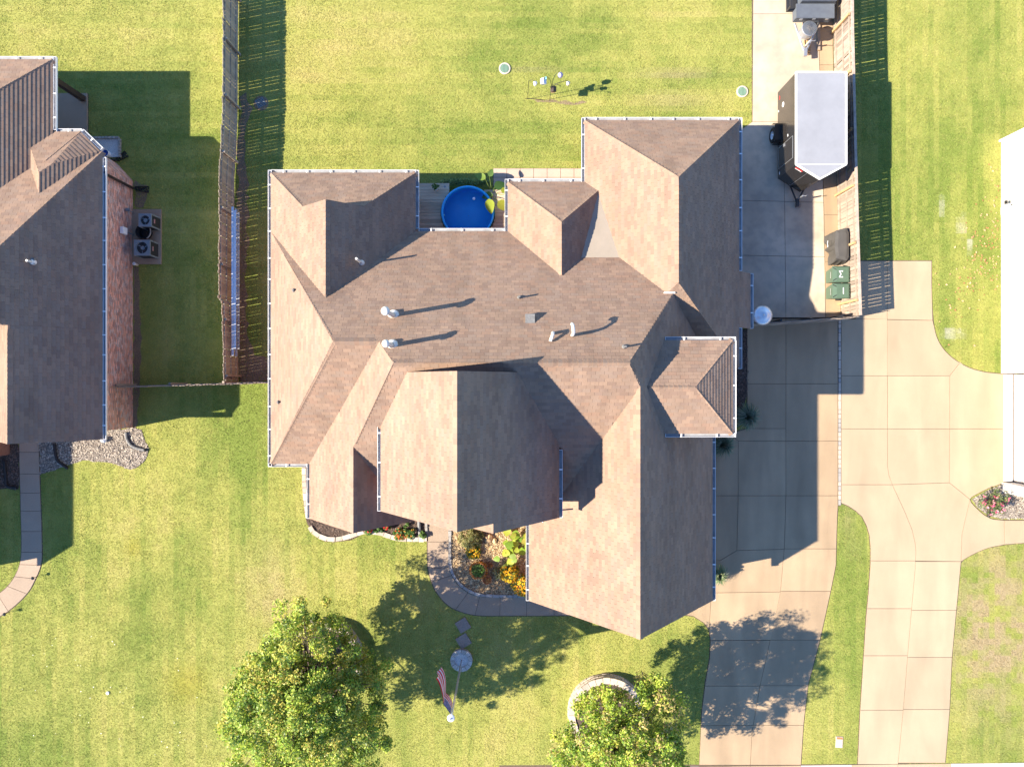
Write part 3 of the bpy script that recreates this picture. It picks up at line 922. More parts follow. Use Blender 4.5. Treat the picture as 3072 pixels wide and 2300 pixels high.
E += [(hx(S0, 4.85, ys), hx(S0, xs, ys)), ((8.08, 1.575, 6.0), hx(S0, xs, ys)), ((8.08, -1.83, 6.0), hx(S0, xs, ys))]
caps(MH, roof, E)
gut = [((-9.87, 8.74), (-9.87, -3.40), HE, (-1, 0)), ((-9.87, 8.62), (-3.95, 8.62), HE, (0, 1)), ((-3.95, 8.74), (-3.95, 6.35), HE, (1, 0)), ((-3.82, 6.22), (-0.29, 6.22), HE, (0, 1)),
       ((-0.16, 8.37), (-0.16, 6.22), HE, (-1, 0)), ((-0.16, 8.25), (2.86, 8.25), HE, (0, 1)), ((2.99, 10.89), (2.99, 8.25), HE, (-1, 0)), ((2.99, 10.77), (9.30, 10.77), HE, (0, 1)),
       ((9.30, 10.89), (9.30, 4.62), HE, (1, 0)), ((9.97, 4.6), (9.97, 2.3), zp(B1.planes[0], 9.97, 0), (1, 0)), ((9.30, 2.28), (9.30, 0.6), HE, (1, 0)),
       ((8.21, -1.9), (8.21, -8.9), HE, (1, 0)), ((0.71, -5.0), (0.71, -8.9), HE, (-1, 0)),
       ((-4.74, -1.2), (-4.74, -4.62), zp(F0.planes[0], -4.74, 0), (-1, 0)), ((1.73, -2.45), (1.73, -4.95), zp(F0.planes[1], 1.73, 0), (1, 0)),
       ((-8.28, -3.28), (-8.28, -5.53), HE, (-1, 0)), ((-9.99, -3.28), (-8.4, -3.28), HE, (0, -1)),
       ((5.62, 1.575), (8.2, 1.575), 6.0, (0, 1)), ((5.62, -1.83), (8.2, -1.83), 6.0, (0, -1)), ((8.08, 1.575), (8.08, -1.83), 6.0, (1, 0))]
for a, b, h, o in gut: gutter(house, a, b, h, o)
wb = MB()
gable_wall(wb, A2, -9.55, -4.25, rA, 2.2, YG - 0.25, 0, 0.2)
wb.box(-9.56, -4.26, 6.4, 8.3, 0, 2.74)
wb.box(-9.54, 8.0, -2.95, 5.9, 0, 2.73)
gable_wall(wb, D0, -7.95, -4.3, -5.88, -5.25, -2.0, 0, 0.2)
gable_wall(wb, G0, 1.03, 7.89, 4.46, -8.6, -3.0, 0, 0.2)
gable_wall(wb, F0, -4.4, 1.4, -1.71, -4.35, 0.20, 0, 0.2)
gable_wall(wb, F2, -1.6, 1.38, -0.62, -4.7, -3.2, 0, 0.2)
wb.box(3.3, 8.98, 1.2, 10.45, 0, 2.735); wb.box(8.9, 9.55, 2.6, 4.3, 0, 2.2)
wb.box(0.15, 3.4, 3.2, 7.93, 0, 2.725)
wb.box(5.2, 7.75, -1.5, 1.25, 0, 5.9)
wb.build('wall', 'wall_brick', house)
vent(house, 1180, 946, zmain, 0.085, 1.55, 'pipe_white', 0.15, 'flue_pipe')
vent(house, 1176, 1036, zmain, 0.085, 1.15, 'pipe_white', 0.13, 'flue_pipe')
for u, v in ((1558, 893), (1872, 1041)): vent(house, u, v, zmain, 0.035, 0.42, 'lead')
for u, v in ((883, 871), (837, 1206)): vent(house, u, v, zmain, 0.035, 0.22, 'lead')
vent(house, 1084, 788, zmain, 0.045, 0.9, 'pipe_white')
vent(house, 1590, 957, zmain, 0.17, 0.16, 'lead', name='roof_vent', box=True)
def jpipe(u, v, pts, r):
    q = P(u, v, 7.0); z = zmain(q.x, q.y); q = P(u, v, z)
    MB().tube([(q.x + a, q.y + b, z + c) for a, b, c in pts], r, 10).build('flue_pipe', 'pipe_white', house, True)
jpipe(1716, 1006, [(0, 0, -0.1), (0, 0, 0.5), (0, 0.05, 0.68), (-0.02, 0.2, 0.78), (-0.04, 0.32, 0.72), (-0.05, 0.36, 0.6)], 0.06)
jpipe(1658, 1000, [(0, 0, -0.1), (0, 0, 0.3), (-0.02, -0.08, 0.38), (-0.1, -0.3, 0.36)], 0.06)
q = P(2008, 879, 5.5); MB().box(q.x - 0.2, q.x + 0.2, q.y - 0.02, q.y + 0.03, q.z - 0.1, q.z + 0.08).build('flashing', 'white_metal', house)
# downspouts of the middle house, with the black hoses that carry them over the beds
MB().tube([(-8.2, -5.2, 2.75), (-8.02, -5.3, 2.3), (-8.02, -5.3, 0.2), (-8.1, -5.6, 0.1), (-8.85, -6.1, 0.06)], 0.055, 8).build('downspout', 'lead', house)
MB().tube([(P(1258, 1570).x, -5.2, 2.2), (P(1258, 1570).x, -5.3, 0.3), (P(1258, 1572).x, P(1258, 1572).y, 0.1), (P(1261, 1610).x, P(1261, 1610).y, 0.07)], 0.075, 8).build('downspout', 'lead', house)
MB().tube([(1.2, -5.02, 5.7), (1.2, -5.1, 4.3), (1.22, -5.5, 3.75)], 0.03, 8).build('downspout', 'white_metal', house)
for ms in MH: EXCL.append((inset(ms.foot, 0.35) if ms is not B1 else ms.foot, 0.0))

# ---- the house on the left
lhouse = thing('house', 'brown shingled house with a red brick side wall at the left edge', 'house', (0, 0, 0))
HL = 3.1; XE = -16.67
L1 = Mass(rect(-27.0, -18.66, 3.0, 13.15), [pE(-18.66, 3.15, .60), pN(13.15, 3.15, .57)])
nd = Vector((0.69, 0.73)).normalized()
pd = P(270, 421, HL)
pD = (-nd.x * .55, -nd.y * .55, HL + .55 * (nd.x * pd.x + nd.y * pd.y))
L2 = Mass([(-19.6, 6.5), (XE - 0.05, 6.5), (XE - 0.05, 9.40), (-17.54, 10.23), (-19.6, 10.23)], [pN(10.23, HL, .55), pD, pE(XE - 0.05, HL, .60), (0.85, 0, 4.16 + .85 * 18.55)])
L3 = Mass(rect(-27.0, XE, 2.2, 9.43), [pE(XE, HL, .92), pN(9.43, HL, .54), (0, 1.3, 5.35 - 1.3 * 2.2)])
L4 = Mass(rect(-21.33, XE, -2.28, 4.0), [pE(XE, HL, .92), pW(-21.33, HL, .92)], -0.012)
L5 = Mass(rect(-31.2, -24.9, -8.9, 0.5), [pE(-24.9, 2.9, 1.14), pW(-31.2, 2.9, 1.14)])
ML = [L1, L2, L3, L4, L5]
zleft = lambda x, y: max(m.z(x, y) for m in ML)
lroof = roof_deck(ML, lhouse)
shingle_roof(ML, lroof, xlim=(-24.5, 0))
caps(ML, lroof, [((-18.66, 13.15, 3.15), hx(L1, -22.5, 13.15 - 3.84 * .6 / .57)), ((XE, 9.43, HL), hx(L3, -20.5, 9.43 - 3.83 * .92 / .54)), ((XE - 2.33, -2.28, 5.24), (XE - 2.33, 2.0, 5.24)),
              ((-17.54, 10.23, HL), hx(L2, -18.5, 8.75)), (hx(L2, -18.55, 7.2), hx(L2, -18.55, 8.7))])
gutter(lhouse, (XE, 9.2), (XE, -2.28), HL, (1, 0)); gutter(lhouse, (-26.0, 13.15), (-18.66, 13.15), 3.15, (0, 1)); gutter(lhouse, (-18.66, 13.28), (-18.66, 10.3), 3.15, (1, 0))
gutter(lhouse, (-18.55, 10.23), (-17.52, 10.23), HL, (0, 1)); gutter(lhouse, (-17.54, 10.25), (-16.75, 9.50), HL, (nd.x, nd.y))
lw = MB()
XW = -17.05
gable_wall(lw, L4, -20.9, XW - 0.06, -19.0, -1.98, 2.0, 0, 0.2)
lw.box(-25, XW - 0.06, 1.5, 9.0, 0, 2.9)
lw.prism([(-25, 8.9), (XW - 0.06, 8.9), (XW - 0.06, 9.12), (-17.86, 9.93), (-25, 9.93)], 0, 2.9)
lw.box(-25, -22.0, 9.8, 12.4, 0, 2.8)
gable_wall(lw, L5, -30.9, -25.2, -28.05, -8.6, 0.3, 0, 0.2)
wall_l = lw.build('wall', 'mortar', lhouse)
# each brick of the side wall; the 300 that show largest as parts, the rest as one
bricks = []
def brick_run(p, q, z0, z1, nout):
    p, q = Vector(p), Vector(q); d = (q - p); ln = d.length; d.normalize()
    rows = int((z1 - z0) / 0.076)
    for r in range(rows):
        s = -0.105 * (r % 2)
        while s < ln:
            a, b = max(s, 0.0), min(s + 0.20, ln)
            if b - a > 0.04:
                c = p + d * ((a + b) / 2)
                bricks.append((c, d, z0 + r * 0.076, b - a, nout))
            s += 0.21
brick_run((XW - 0.06, -1.98), (XW - 0.06, 9.10), 0.0, 2.86, Vector((1, 0)))
dg = (Vector((-17.86, 9.93)) - Vector((XW - 0.06, 9.12))).normalized()
brick_run((XW - 0.06, 9.12), (-17.86, 9.93), 0.0, 2.86, Vector((-dg.y * -1, dg.x * -1)) if False else Vector((0.72, 0.69)).normalized())
bt = [(1, 1, 1), (0.85, 0.82, 0.82), (1.15, 1.1, 1.05), (1.1, 0.95, 0.9), (0.7, 0.7, 0.75), (1.35, 1.25, 1.2), (0.95, 1.0, 1.05)]
bmesh_c = {}
rest = MB()
bricks.sort(key=lambda b: -(b[2] > 0.3) - 0.1 * (b[3] > 0.19) + abs(b[0].y - 4.0) * 0.01 + (3 - b[2]) * 0.12)
for k, (c, d, z, ln, no) in enumerate(bricks):
    t = random.choice(bt); dep = random.uniform(-0.002, 0.004)
    if k < 300:
        key = (round(ln, 2), t)
        if key not in bmesh_c:
            bmesh_c[key] = MB().box(-ln / 2, ln / 2, -0.06, 0.012, 0.0, 0.065, t).mesh('brick', 'brick')
        o = link('brick', bmesh_c[key], wall_l)
        ny = Vector((-no.x, -no.y))
        Mx = Matrix(((no.y, no.x, 0, c.x + no.x * (0.01 + dep)), (-no.x, no.y, 0, c.y + no.y * (0.01 + dep)), (0, 0, 1, z), (0, 0, 0, 1)))
        o.matrix_local = Mx
    else:
        Mx = Matrix(((no.y, no.x, 0, c.x + no.x * (0.01 + dep)), (-no.x, no.y, 0, c.y + no.y * (0.01 + dep)), (0, 0, 1, z), (0, 0, 0, 1)))
        rest.box(-ln / 2, ln / 2, -0.06, 0.012, 0.0, 0.065, t, Mx)
o = rest.build('brick_field', 'brick', wall_l); o['kind'] = 'stuff'
MB().box(XW - 0.05, XW + 0.13, -1.2, 9.1, 2.86, 2.93).build('frieze_board', 'trim', lhouse)
MB().box(-21.0, XE - 0.05, -2.28, -2.05, 3.0, 3.06).build('soffit', 'trim', lhouse)
# front left brick return, timber post, downspouts, roof vent
MB().box(-24.3, -22.62, -3.2, -1.5, 0, 2.6).build('porch_wall', 'wall_brick', lhouse)
pp = P(254, 300)
MB().box(pp.x - 0.11, pp.x + 0.11, pp.y - 0.11, pp.y + 0.11, 0, 3.0).build('porch_post', 'brown_metal', lhouse)
MB().tube([(XE + 0.05, 8.6, 3.0), (XW + 0.06, 8.75, 2.7), (XW + 0.06, 8.75, 0.15)], 0.06, 6).build('downspout', 'brown_metal', lhouse)
vent(lhouse, 98, 786, zleft, 0.045, 0.35, 'pipe_white')
vent(lhouse, 95, 783, zleft, 0.11, 0.03, 'lead', name='roof_vent', box=True)
for poly in (rect(-25, XW, -2, 9.5), rect(-25, -18.8, 9, 10.2)): EXCL.append((poly, 0.0))

# ---- the white house on the right
rhouse = thing('house', 'white painted brick house with garage at the right edge', 'house', (0, 0, 0))
rx = 22.04
rw = MB()
rw.box(rx, rx + 8, 0.45, 10.94, 0, 2.9)
rw.box(rx + 0.5, rx + 8, -4.45, 0.45, 2.3, 2.9)
rw.box(rx + 0.02, rx + 8, -4.9, -4.45, 0, 2.9)
rw.box(rx + 1.0, rx + 8, -5.3, -4.9, 0, 2.9)
wall_r = rw.build('wall', 'white_brick', rhouse)
# courses of white brick, lightly proud
rb_ = MB()
for r in range(37):
    s = 0.5 - 0.105 * (r % 2)
    while s < 10.9:
        a, b = max(s, 0.46), min(s + 0.2, 10.93)
        if b - a > 0.03: rb_.box(rx - 0.006 - random.uniform(0, 0.006), rx, a, b, r * 0.076 + 0.01, r * 0.076 + 0.075, g1(0.9, 1.08))
        s += 0.21
o = rb_.build('brick_field', 'white_brick', wall_r); o['kind'] = 'stuff'
for k in range(4): MB().box(rx + 0.55, rx + 0.60, -4.4, 0.4, 0.04 + k * 0.56, 0.04 + k * 0.56 + 0.545).build('door_panel', 'door_tan', rhouse)
MB().box(rx - 0.0 + 0.1, rx + 0.5, -4.4, 0.4, 0.0, 0.05).build('threshold', 'white_metal', rhouse)
MB().tube([(rx - 0.08, 10.9, 0.05), (rx - 0.06, 10.9, 2.85)], 0.06, 6).build('downspout', 'white_metal', rhouse)
R0 = Mass(rect(21.7, 31, -5.0, 11.2), [pW(21.7, HE, .8), pN(11.2, HE, .8), pS(-5.0, HE, .8)])
rroof = roof_deck([R0], rhouse)
rfield = MB()
for i in range(26):
    rfield.add([(21.7 + i * 0.115, -4.8 + i * .115, HE + i * .092 + .012), (21.7 + i * 0.115, 11.0 - i * .115, HE + i * .092 + .012), (21.7 + i * .115 + .115, 11.0 - i * .115, HE + i * .092 + .096), (21.7 + i * .115 + .115, -4.8 + i * .115, HE + i * .092 + .096)], [(0, 3, 2, 1)], random.choice(TINTS))
tag(rfield.build('shingle_field', 'shingle', rroof), kind='stuff')
gutter(rhouse, (21.7, 11.2), (21.7, -5.0), HE, (-1, 0))
EXCL.append((rect(rx, 30, -5.2, 10.94), 0.0))

# ------------------------------------------------------------------ fences
def fence(label, pts, h, side, m, rails, post_every=2.4, gap=0.012, cap=False, pw=0.14, jag=0.02, post_m=None, postside=None):
    """pickets along the polyline pts; side=+1 puts pickets to the left of travel and posts to the right"""
    f = thing('fence', label, 'fence', (pts[0][0], pts[0][1], 0))
    org = Vector((pts[0][0], pts[0][1], 0))
    mm = [MB().prism([(0, 0)], 0, 0) if False else None for _ in range(1)]
    meshes = []
    for k in range(7):
        hh = h + random.uniform(-jag, jag); t = g1(0.78, 1.2)
        c = 0.03
        mb = MB()
        prof = [(-pw / 2, 0.03), (pw / 2, 0.03), (pw / 2, hh - c), (pw / 2 - c, hh), (-pw / 2 + c, hh), (-pw / 2, hh - c)]
        n = 6
        mb.add([(x, -0.009, z) for x, z in prof] + [(x, 0.009, z) for x, z in prof], [tuple(range(n)), tuple(range(2 * n - 1, n - 1, -1))] + [(i, i + n, (i + 1) % n + n, (i + 1) % n) for i in range(n)], t)
        meshes.append(mb.mesh('picket', m))
    carry = 0.0; pcarry = 0.0
    for p, q in zip(pts, pts[1:]):
        p, q = Vector((p[0], p[1], 0)), Vector((q[0], q[1], 0))
        d = q - p; ln = d.length; d.normalize(); nn = Vector((-d.y, d.x, 0)) * side
        rz = math.atan2(d.y, d.x)
        s = carry
        while s < ln:
            c = p + d * s + nn * 0.028 - org
            o = link('picket', random.choice(meshes), f, c, (random.uniform(-0.012, 0.012), random.uniform(-0.006, 0.006), rz + random.uniform(-0.02, 0.02)))
            s += pw + max(0.002, random.gauss(gap, gap * 0.8))
        carry = s - ln
        Mx = Matrix(((d.x, -nn.x, 0, p.x - org.x), (d.y, -nn.y, 0, p.y - org.y), (0, 0, 1, 0), (0, 0, 0, 1)))
        for z in rails:
            MB().box(0, ln, -0.018, 0.02, z - 0.045, z + 0.045, g1(), Mx).build('rail', m, f)
        if cap:
            MB().box(0, ln, -0.05, 0.06, h + 0.02, h + 0.055, (1.25, 1.25, 1.25), Mx).build('cap_board', m, f)
        s = pcarry
        while s < ln:
            MB().box(s - 0.045, s + 0.045, 0.02, 0.11, 0, h - 0.12, g1(), Mx).build('post', post_m or m, f)
            s += post_every
        pcarry = s - ln
    return f


fl = [P(u, v, 1.7).xy for u, v in ((671, -60), (670, 60), (669, 300), (664, 430), (659, 500), (658, 700), (657, 895), (667, 905), (672, 1142))]
fence('long weathered picket fence between left house and back lawn', [tuple(p) for p in fl], 1.7, -1, 'wood_stained', (0.3, 0.88, 1.5), 2.42, 0.008)
fr = [(14.44, 18.2), (14.46, 15.0), (14.56, 11.0), (14.66, 7.0), (14.80, 2.90)]
fence('pale weathered picket fence beside trailer and parking pad', [tuple(p) for p in fr], 1.83, +1, 'wood_weathered', (0.3, 0.95, 1.55), 2.44, 0.010, cap=True, post_m='wood_new')
fc = [(-16.95, -0.13), (-14.2, -0.06), (-9.62, 0.08)]
fence('short cross fence joining left house and middle house', fc, 1.75, -1, 'wood_weathered', (0.3, 0.9, 1.5), 2.3, 0.006)
fg = [(10.2, 2.55), (12.2, 2.68), (14.78, 2.86)]
fence('dark stained gate fence between house and right fence', fg, 1.8, -1, 'wood_weathered', (0.3, 0.9, 1.5), 1.3, 0.006, post_m='black_metal')

# ------------------------------------------------------------------ extension ladder hung on the left fence
lad = thing('ladder', 'aluminium extension ladder hanging on the left fence', 'ladder', (-11.95, 5.0, 0.6))
def on(o, mb, name, m, parent, smooth=False):
    """build with world coordinates under a parent placed at o"""
    mb.v = [(x - o[0], y - o[1], z - o[2]) for x, y, z in mb.v]
    return mb.build(name, m, parent, smooth)
lo = (-11.95, 5.0, 0.6)
y0l, y1l = (1150 - 1070) / 66.5, (1150 - 640) / 66.5
for zz in (0.72, 1.12):
    on(lo, MB().box(-12.19, -12.09, y0l, y1l, zz, zz + 0.035), 'side_rail', 'aluminium', lad)
    on(lo, MB().box(-12.07, -11.99, y0l + 0.3, y1l - 0.15, zz + 0.02, zz + 0.05), 'side_rail', 'aluminium', lad)
yy = y0l + 0.2
while yy < y1l - 0.1:
    on(lo, MB().tube([(-12.13, yy, 0.74), (-12.13, yy, 1.13)], 0.018, 6), 'rung', 'aluminium', lad)
    on(lo, MB().tube([(-12.03, yy + 0.1, 0.74), (-12.03, yy + 0.1, 1.13)], 0.018, 6), 'rung', 'aluminium', lad)
    yy += 0.305

# ------------------------------------------------------------------ air conditioners and things by the brick wall
aco = structure('equipment_pad', MB().prism([G(*p) for p in acpad], -0.05, 0.09), 'path_concrete', label='concrete pad under two air conditioners')
EXCL.append(([G(*p) for p in acpad], 0.0))
def ac(label, u0, v0, u1, v1, h):
    a, b = P(u0, v1, h), P(u1, v0, h)
    cx, cy, w, d = (a.x + b.x) / 2, (a.y + b.y) / 2, (b.x - a.x) / 2, (b.y - a.y) / 2
    t = thing('air_conditioner', label, 'air conditioner', (cx, cy, 0.09), 'air conditioners on the pad')
    MB().box(-w + 0.02, w - 0.02, -d + 0.02, d - 0.02, 0.0, h - 0.17).build('coil', 'ac_dark', t)
    cab = MB()
    for sx in (-1, 1):
        for sy in (-1, 1):
            cab.box(sx * w - 0.04 * (sx > 0) , sx * w + 0.04 * (sx < 0), sy * d - 0.06 * (sy > 0), sy * d + 0.06 * (sy < 0), 0, h - 0.12)
    cab.build('corner_post', 'ac_grey', t)
    n = 32; r = min(w, d) * 0.72; zt = h - 0.09
    sq = []
    for k in range(n):
        a_ = 2 * math.pi * k / n; c, s = math.cos(a_), math.sin(a_); q = max(abs(c), abs(s))
        sq.append((w * c / q, d * s / q))
    vs = [(x, y, zt - 0.06) for x, y in sq] + [(x * 0.98, y * 0.98, zt) for x, y in sq] + [(r * math.cos(2 * math.pi * k / n), r * math.sin(2 * math.pi * k / n), zt) for k in range(n)] + [(r * math.cos(2 * math.pi * k / n), r * math.sin(2 * math.pi * k / n), zt - 0.14) for k in range(n)]
    fs = [(i + n * j, (i + 1) % n + n * j, (i + 1) % n + n * (j + 1), i + n * (j + 1)) for j in range(3) for i in range(n)]
    MB().add(vs, fs).build('top_cover', 'ac_grey', t)
    MB().lathe(0, 0, [(r, zt - 0.13), (0.01, zt - 0.13)], 24).build('shroud', 'ac_dark', t)
    fan = MB()
    for k in range(3):
        a0 = k * 2.094
        pts = []
        for rr, wd in ((0.06, 0.25), (r * 0.6, 0.55), (r * 0.93, 0.62)):
            for s_ in (-1, 1): pts.append((rr * math.cos(a0 + s_ * wd), rr * math.sin(a0 + s_ * wd), zt - 0.09 + s_ * 0.03))
        fan.add(pts, [(0, 1, 3, 2), (2, 3, 5, 4)])
    fan.build('fan_blade', 'ac_grey', t)
    MB().lathe(0, 0, [(0.09, zt - 0.09), (0.085, zt - 0.045), (0.01, zt - 0.04)], 16).build('motor', 'ac_grey', t)
    MB().box(w - 0.02, w + 0.004, -0.09, 0.10, h * 0.55, h * 0.62).build('badge', 'pink_paint', t)
ac('smaller grey air conditioner at the upper end of the pad', 415, 640, 454, 680, 0.92)
ac('larger grey air conditioner at the lower end of the pad', 401, 719, 450, 767, 0.86)
hb = P(445, 702)
hr = thing('hose_pot', 'black pot with a coiled hose between the air conditioners', 'hose pot', (hb.x, hb.y, 0.09))
MB().lathe(0, 0, [(0.24, 0), (0.30, 0.38), (0.33, 0.40), (0.31, 0.40), (0.25, 0.05), (0.01, 0.04)], 24).build('pot', 'black_plastic', hr)
def coil(r, n, z0, dz, mbr, k=20):
    return MB().tube([(r * (1 + 0.05 * math.sin(i * 1.7)) * math.cos(2 * math.pi * i / k), r * math.sin(2 * math.pi * i / k), z0 + dz * i / k) for i in range(n * k)], mbr, 6)
coil(0.27, 4, 0.16, 0.05, 0.016).build('hose', 'black_plastic', hr)
MB().tube([(0.36 * math.cos(a), 0.36 * math.sin(a), 0.42) for a in np.linspace(-1.0, 1.1, 12)], 0.028, 6).build('hose', 'stone_grey', hr)
for nm, u, v, w, hh, mm, lb in (('meter_box', 365, 692, 0.30, 0.36, 'white_metal', 'pale meter box on the red brick wall'), ('spigot_box', 377, 629, 0.12, 0.14, 'ac_grey', 'small grey outlet box high on the brick wall')):
    zc = 32 - XW * FPX / (u - 1536)
    y = (1150 - v) * (32 - zc) / FPX
    t = thing(nm, lb, 'utility box', (XW + 0.02, y, zc - hh / 2))
    MB().box(0, 0.13, -w / 2, w / 2, 0, hh).build('cabinet', mm, t)
    MB().box(0.13, 0.145, -w / 2 + 0.02, w / 2 - 0.02, 0.02, hh - 0.02).build('cover', mm, t)
    MB().tube([(0.04, 0, 0), (0.04, 0, -zc + hh / 2 + 0.1)], 0.018, 6).build('conduit', 'ac_grey', t)
c = P(412, 794)
t = thing('cleanout', 'small pale pipe stub beside the equipment pad', 'pipe', (c.x, c.y, 0))
MB().tube([(0, 0, 0), (0, 0, 0.25)], 0.06, 10).build('pipe', 'pipe_white', t); MB().lathe(0, 0, [(0.075, 0.24), (0.075, 0.29), (0.01, 0.30)], 12).build('cap', 'white_metal', t)
# black drain chutes, bucket and stacked stone by the bay
for lb, a, b in (('black plastic drain chute below the brown downspout', (405, 566), (448, 570)), ('black plastic drain chute behind the bay corner', (352, 482), (382, 462))):
    p, q = P(*a), P(*b); d = (q - p).normalized(); n_ = Vector((-d.y, d.x, 0))
    t = thing('drain_chute', lb, 'drain chute', p, 'black drain chutes by the left house')
    vs = []
    for s, w in ((0, 0.07), ((q - p).length, 0.14)):
        for e in (-1, 1):
            for z in (0.09, 0.01) if e < 0 else (0.01, 0.09): vs.append(tuple(d * s + n_ * (w * e) + Vector((0, 0, z))))
    MB().add(vs, [(0, 1, 5, 4), (1, 2, 6, 5), (2, 3, 7, 6)]).build('trough', 'black_plastic', t)
    MB().tube([tuple(-d * 0.1 + Vector((0, 0, 0.3))), tuple(Vector((0, 0, 0.07)))], 0.05, 8).build('elbow', 'black_plastic', t)
c = P(328, 466)
t = thing('bucket', 'blue and white bucket behind the bay of the left house', 'bucket', (c.x, c.y, 0.0))
MB().lathe(0, 0, [(0.12, 0), (0.16, 0.36), (0.15, 0.36), (0.11, 0.02), (0.01, 0.02)], 20).build('pail', 'white_metal', t)
MB().lathe(0, 0, [(0.148, 0.30), (0.01, 0.30)], 20).build('contents', 'blue_plastic', t)
c = P(318, 440)
t = thing('stone_border', 'raised gravel bed edged with stones behind the bay', 'gravel bed', (c.x, c.y, 0))
MB().prism([(-0.7, -0.5), (0.6, -0.5), (0.6, 0.32), (-0.7, 0.32)], 0, 0.07).build('gravel', 'gravel_white', t)
for i in range(9):
    MB().box(-0.75 + i * 0.155, -0.62 + i * 0.155, 0.33, 0.42, 0, 0.12 + random.uniform(0, 0.03), g1()).build('stone', 'stone_grey', t)
for i in range(6):
    MB().box(0.61, 0.70, -0.5 + i * 0.14, -0.38 + i * 0.14, 0, 0.12 + random.uniform(0, 0.03), g1()).build('stone', 'stone_grey', t)
EXCL.append((rect(c.x - .75, c.x + .7, c.y - .5, c.y + .42), 0))
# corrugated drain hoses lying on the left beds
for lb, px in (('grey corrugated drain hose curving across the sunny mulch', ((381, 1296), (383, 1315), (396, 1335), (415, 1344), (436, 1349))), ('dark drain hose lying in the shade beside the walk', ((166, 1330), (170, 1360), (176, 1380), (196, 1396), (203, 1402))), ('dark drain hose at the far left bed', ((16, 1380), (20, 1420), (24, 1455), (50, 1461)))):
    pts = [P(*p) for p in smooth_px(px, 5)]
    o0 = pts[0]
    t = thing('drain_hose', lb, 'hose', (o0.x, o0.y, 0), 'drain hoses on the beds')
    pts2 = []
    rad = []
    for i, p in enumerate(pts): pts2.append((p.x - o0.x, p.y - o0.y, 0.08)); rad.append(0.06 + 0.008 * (i % 2))
    MB().tube(pts2, rad, 8).build('hose', 'lead' if 'grey' in lb else 'black_plastic', t)
    MB().tube([pts2[-1], (pts2[-1][0] + 0.05, pts2[-1][1], 0.07)], 0.075, 10).build('outlet', 'black_plastic', t)
c = P(316, 1318)
t = thing('garden_globe', 'small white globe on the ground by the left roof corner', 'globe', (c.x, c.y, 0))
MB().lathe(0, 0, [(0.01, 0.0), (0.09, 0.03), (0.14, 0.13), (0.10, 0.23), (0.01, 0.27)], 16).build('globe', 'white_metal', t, True); MB().lathe(0, 0, [(0.06, 0), (0.05, 0.04)], 12).build('foot', 'stone_grey', t)

# ------------------------------------------------------------------ pool, deck, pump
pc = P(1403, 637, 0.72); pr = 79 * (32 - .72) / FPX
pool = thing('pool', 'round blue tank pool between the two back wings', 'pool', (pc.x, pc.y, 0))
MB().lathe(0, 0, [(pr - 0.03, 0), (pr, 0.05), (pr, 0.66), (pr + 0.02, 0.70), (pr, 0.74), (pr - 0.06, 0.74), (pr - 0.08, 0.70), (pr - 0.09, 0.4), (pr - 0.12, 0.06), (0.01, 0.05)], 56).build('tub', 'pool_blue', pool, True)
MB().lathe(0, 0, [(pr - 0.075, 0.60), (pr * 0.6, 0.60), (pr * 0.3, 0.60), (0.005, 0.60)], 56).build('water', 'pool_water', pool)
MB().lathe(0.27, 0.63, [(0.055, 0.58), (0.06, 0.63), (0.03, 0.65), (0.005, 0.65)], 14).build('float', 'white_metal', pool)
MB().lathe(-1.05, -0.1, [(0.035, 0.60), (0.035, 0.64), (0.005, 0.65)], 12).build('fitting', 'teal_paint', pool)
EXCL.append(([(pc.x + pr * math.cos(a), pc.y + pr * math.sin(a)) for a in np.linspace(0, 6.2, 40)], 0))
def deck(label, x0, x1, y0, y1, h, hole=None):
    t = thing('deck', label, 'deck', (x0, y0, 0))
    fr_ = MB()
    for e in np.linspace(0.02, x1 - x0 - 0.07, 6):
        if hole and abs(x0 + e + 0.03 - hole[0]) < hole[2] + 0.05: continue
        fr_.box(e, e + 0.05, 0.02, y1 - y0 - 0.02, 0.0, h - 0.03)
    fr_.build('joist', 'deck_wood', t)
    y = 0.0
    while y < y1 - y0 - 0.05:
        xe_ = x1 - x0; xs_ = 0
        if hole:
            yy = y0 + y + 0.07 - hole[1]
            if abs(yy) < hole[2]:
                dx = math.sqrt(hole[2] ** 2 - yy * yy)
                if hole[0] > x0: xe_ = min(xe_, hole[0] - dx - x0)
                else: xs_ = max(0, hole[0] + dx - x0)
        if xe_ - xs_ > 0.05: MB().box(xs_, xe_, y, y + 0.138, h - 0.03, h + random.uniform(-0.002, 0.003), g1(0.8, 1.2)).build('plank', 'deck_wood', t)
        y += 0.146
    EXCL.append((rect(x0, x1, y0, y1), 0))
dh = 0.55
deck('wooden deck left of the round pool', P(1249, 0, dh).x - 0.3, P(1324, 0, dh).x + 0.35, 5.95, P(0, 552, dh).y, dh, (pc.x, pc.y, pr + 0.05))
deck('narrow sunny wooden deck right of the round pool', pc.x + 0.55, P(1521, 0, dh).x + 0.35, 5.95, P(0, 573, dh).y, dh, (pc.x, pc.y, pr + 0.05))
c = P(1338, 570)
t = thing('pool_pump', 'small dark filter pump at the pool edge by the deck', 'pump', (c.x, c.y, 0))
MB().lathe(0, 0, [(0.15, 0), (0.15, 0.35), (0.17, 0.36), (0.17, 0.40), (0.12, 0.47), (0.05, 0.50), (0.01, 0.50)], 20).build('filter_housing', 'black_plastic', t, True)
MB().tube([(-0.3, 0.05, 0.3), (-0.1, 0.05, 0.3)], 0.04, 8).build('pipe', 'white_metal', t); MB().tube([(0.02, -0.15, 0.2), (0.03, -0.28, 0.25), (0.1, -0.33, 0.3)], 0.03, 8).build('hose', 'stone_grey', t)
MB().lathe(0, 0, [(0.06, 0.50), (0.05, 0.55), (0.01, 0.55)], 10).build('valve', 'ac_grey', t)

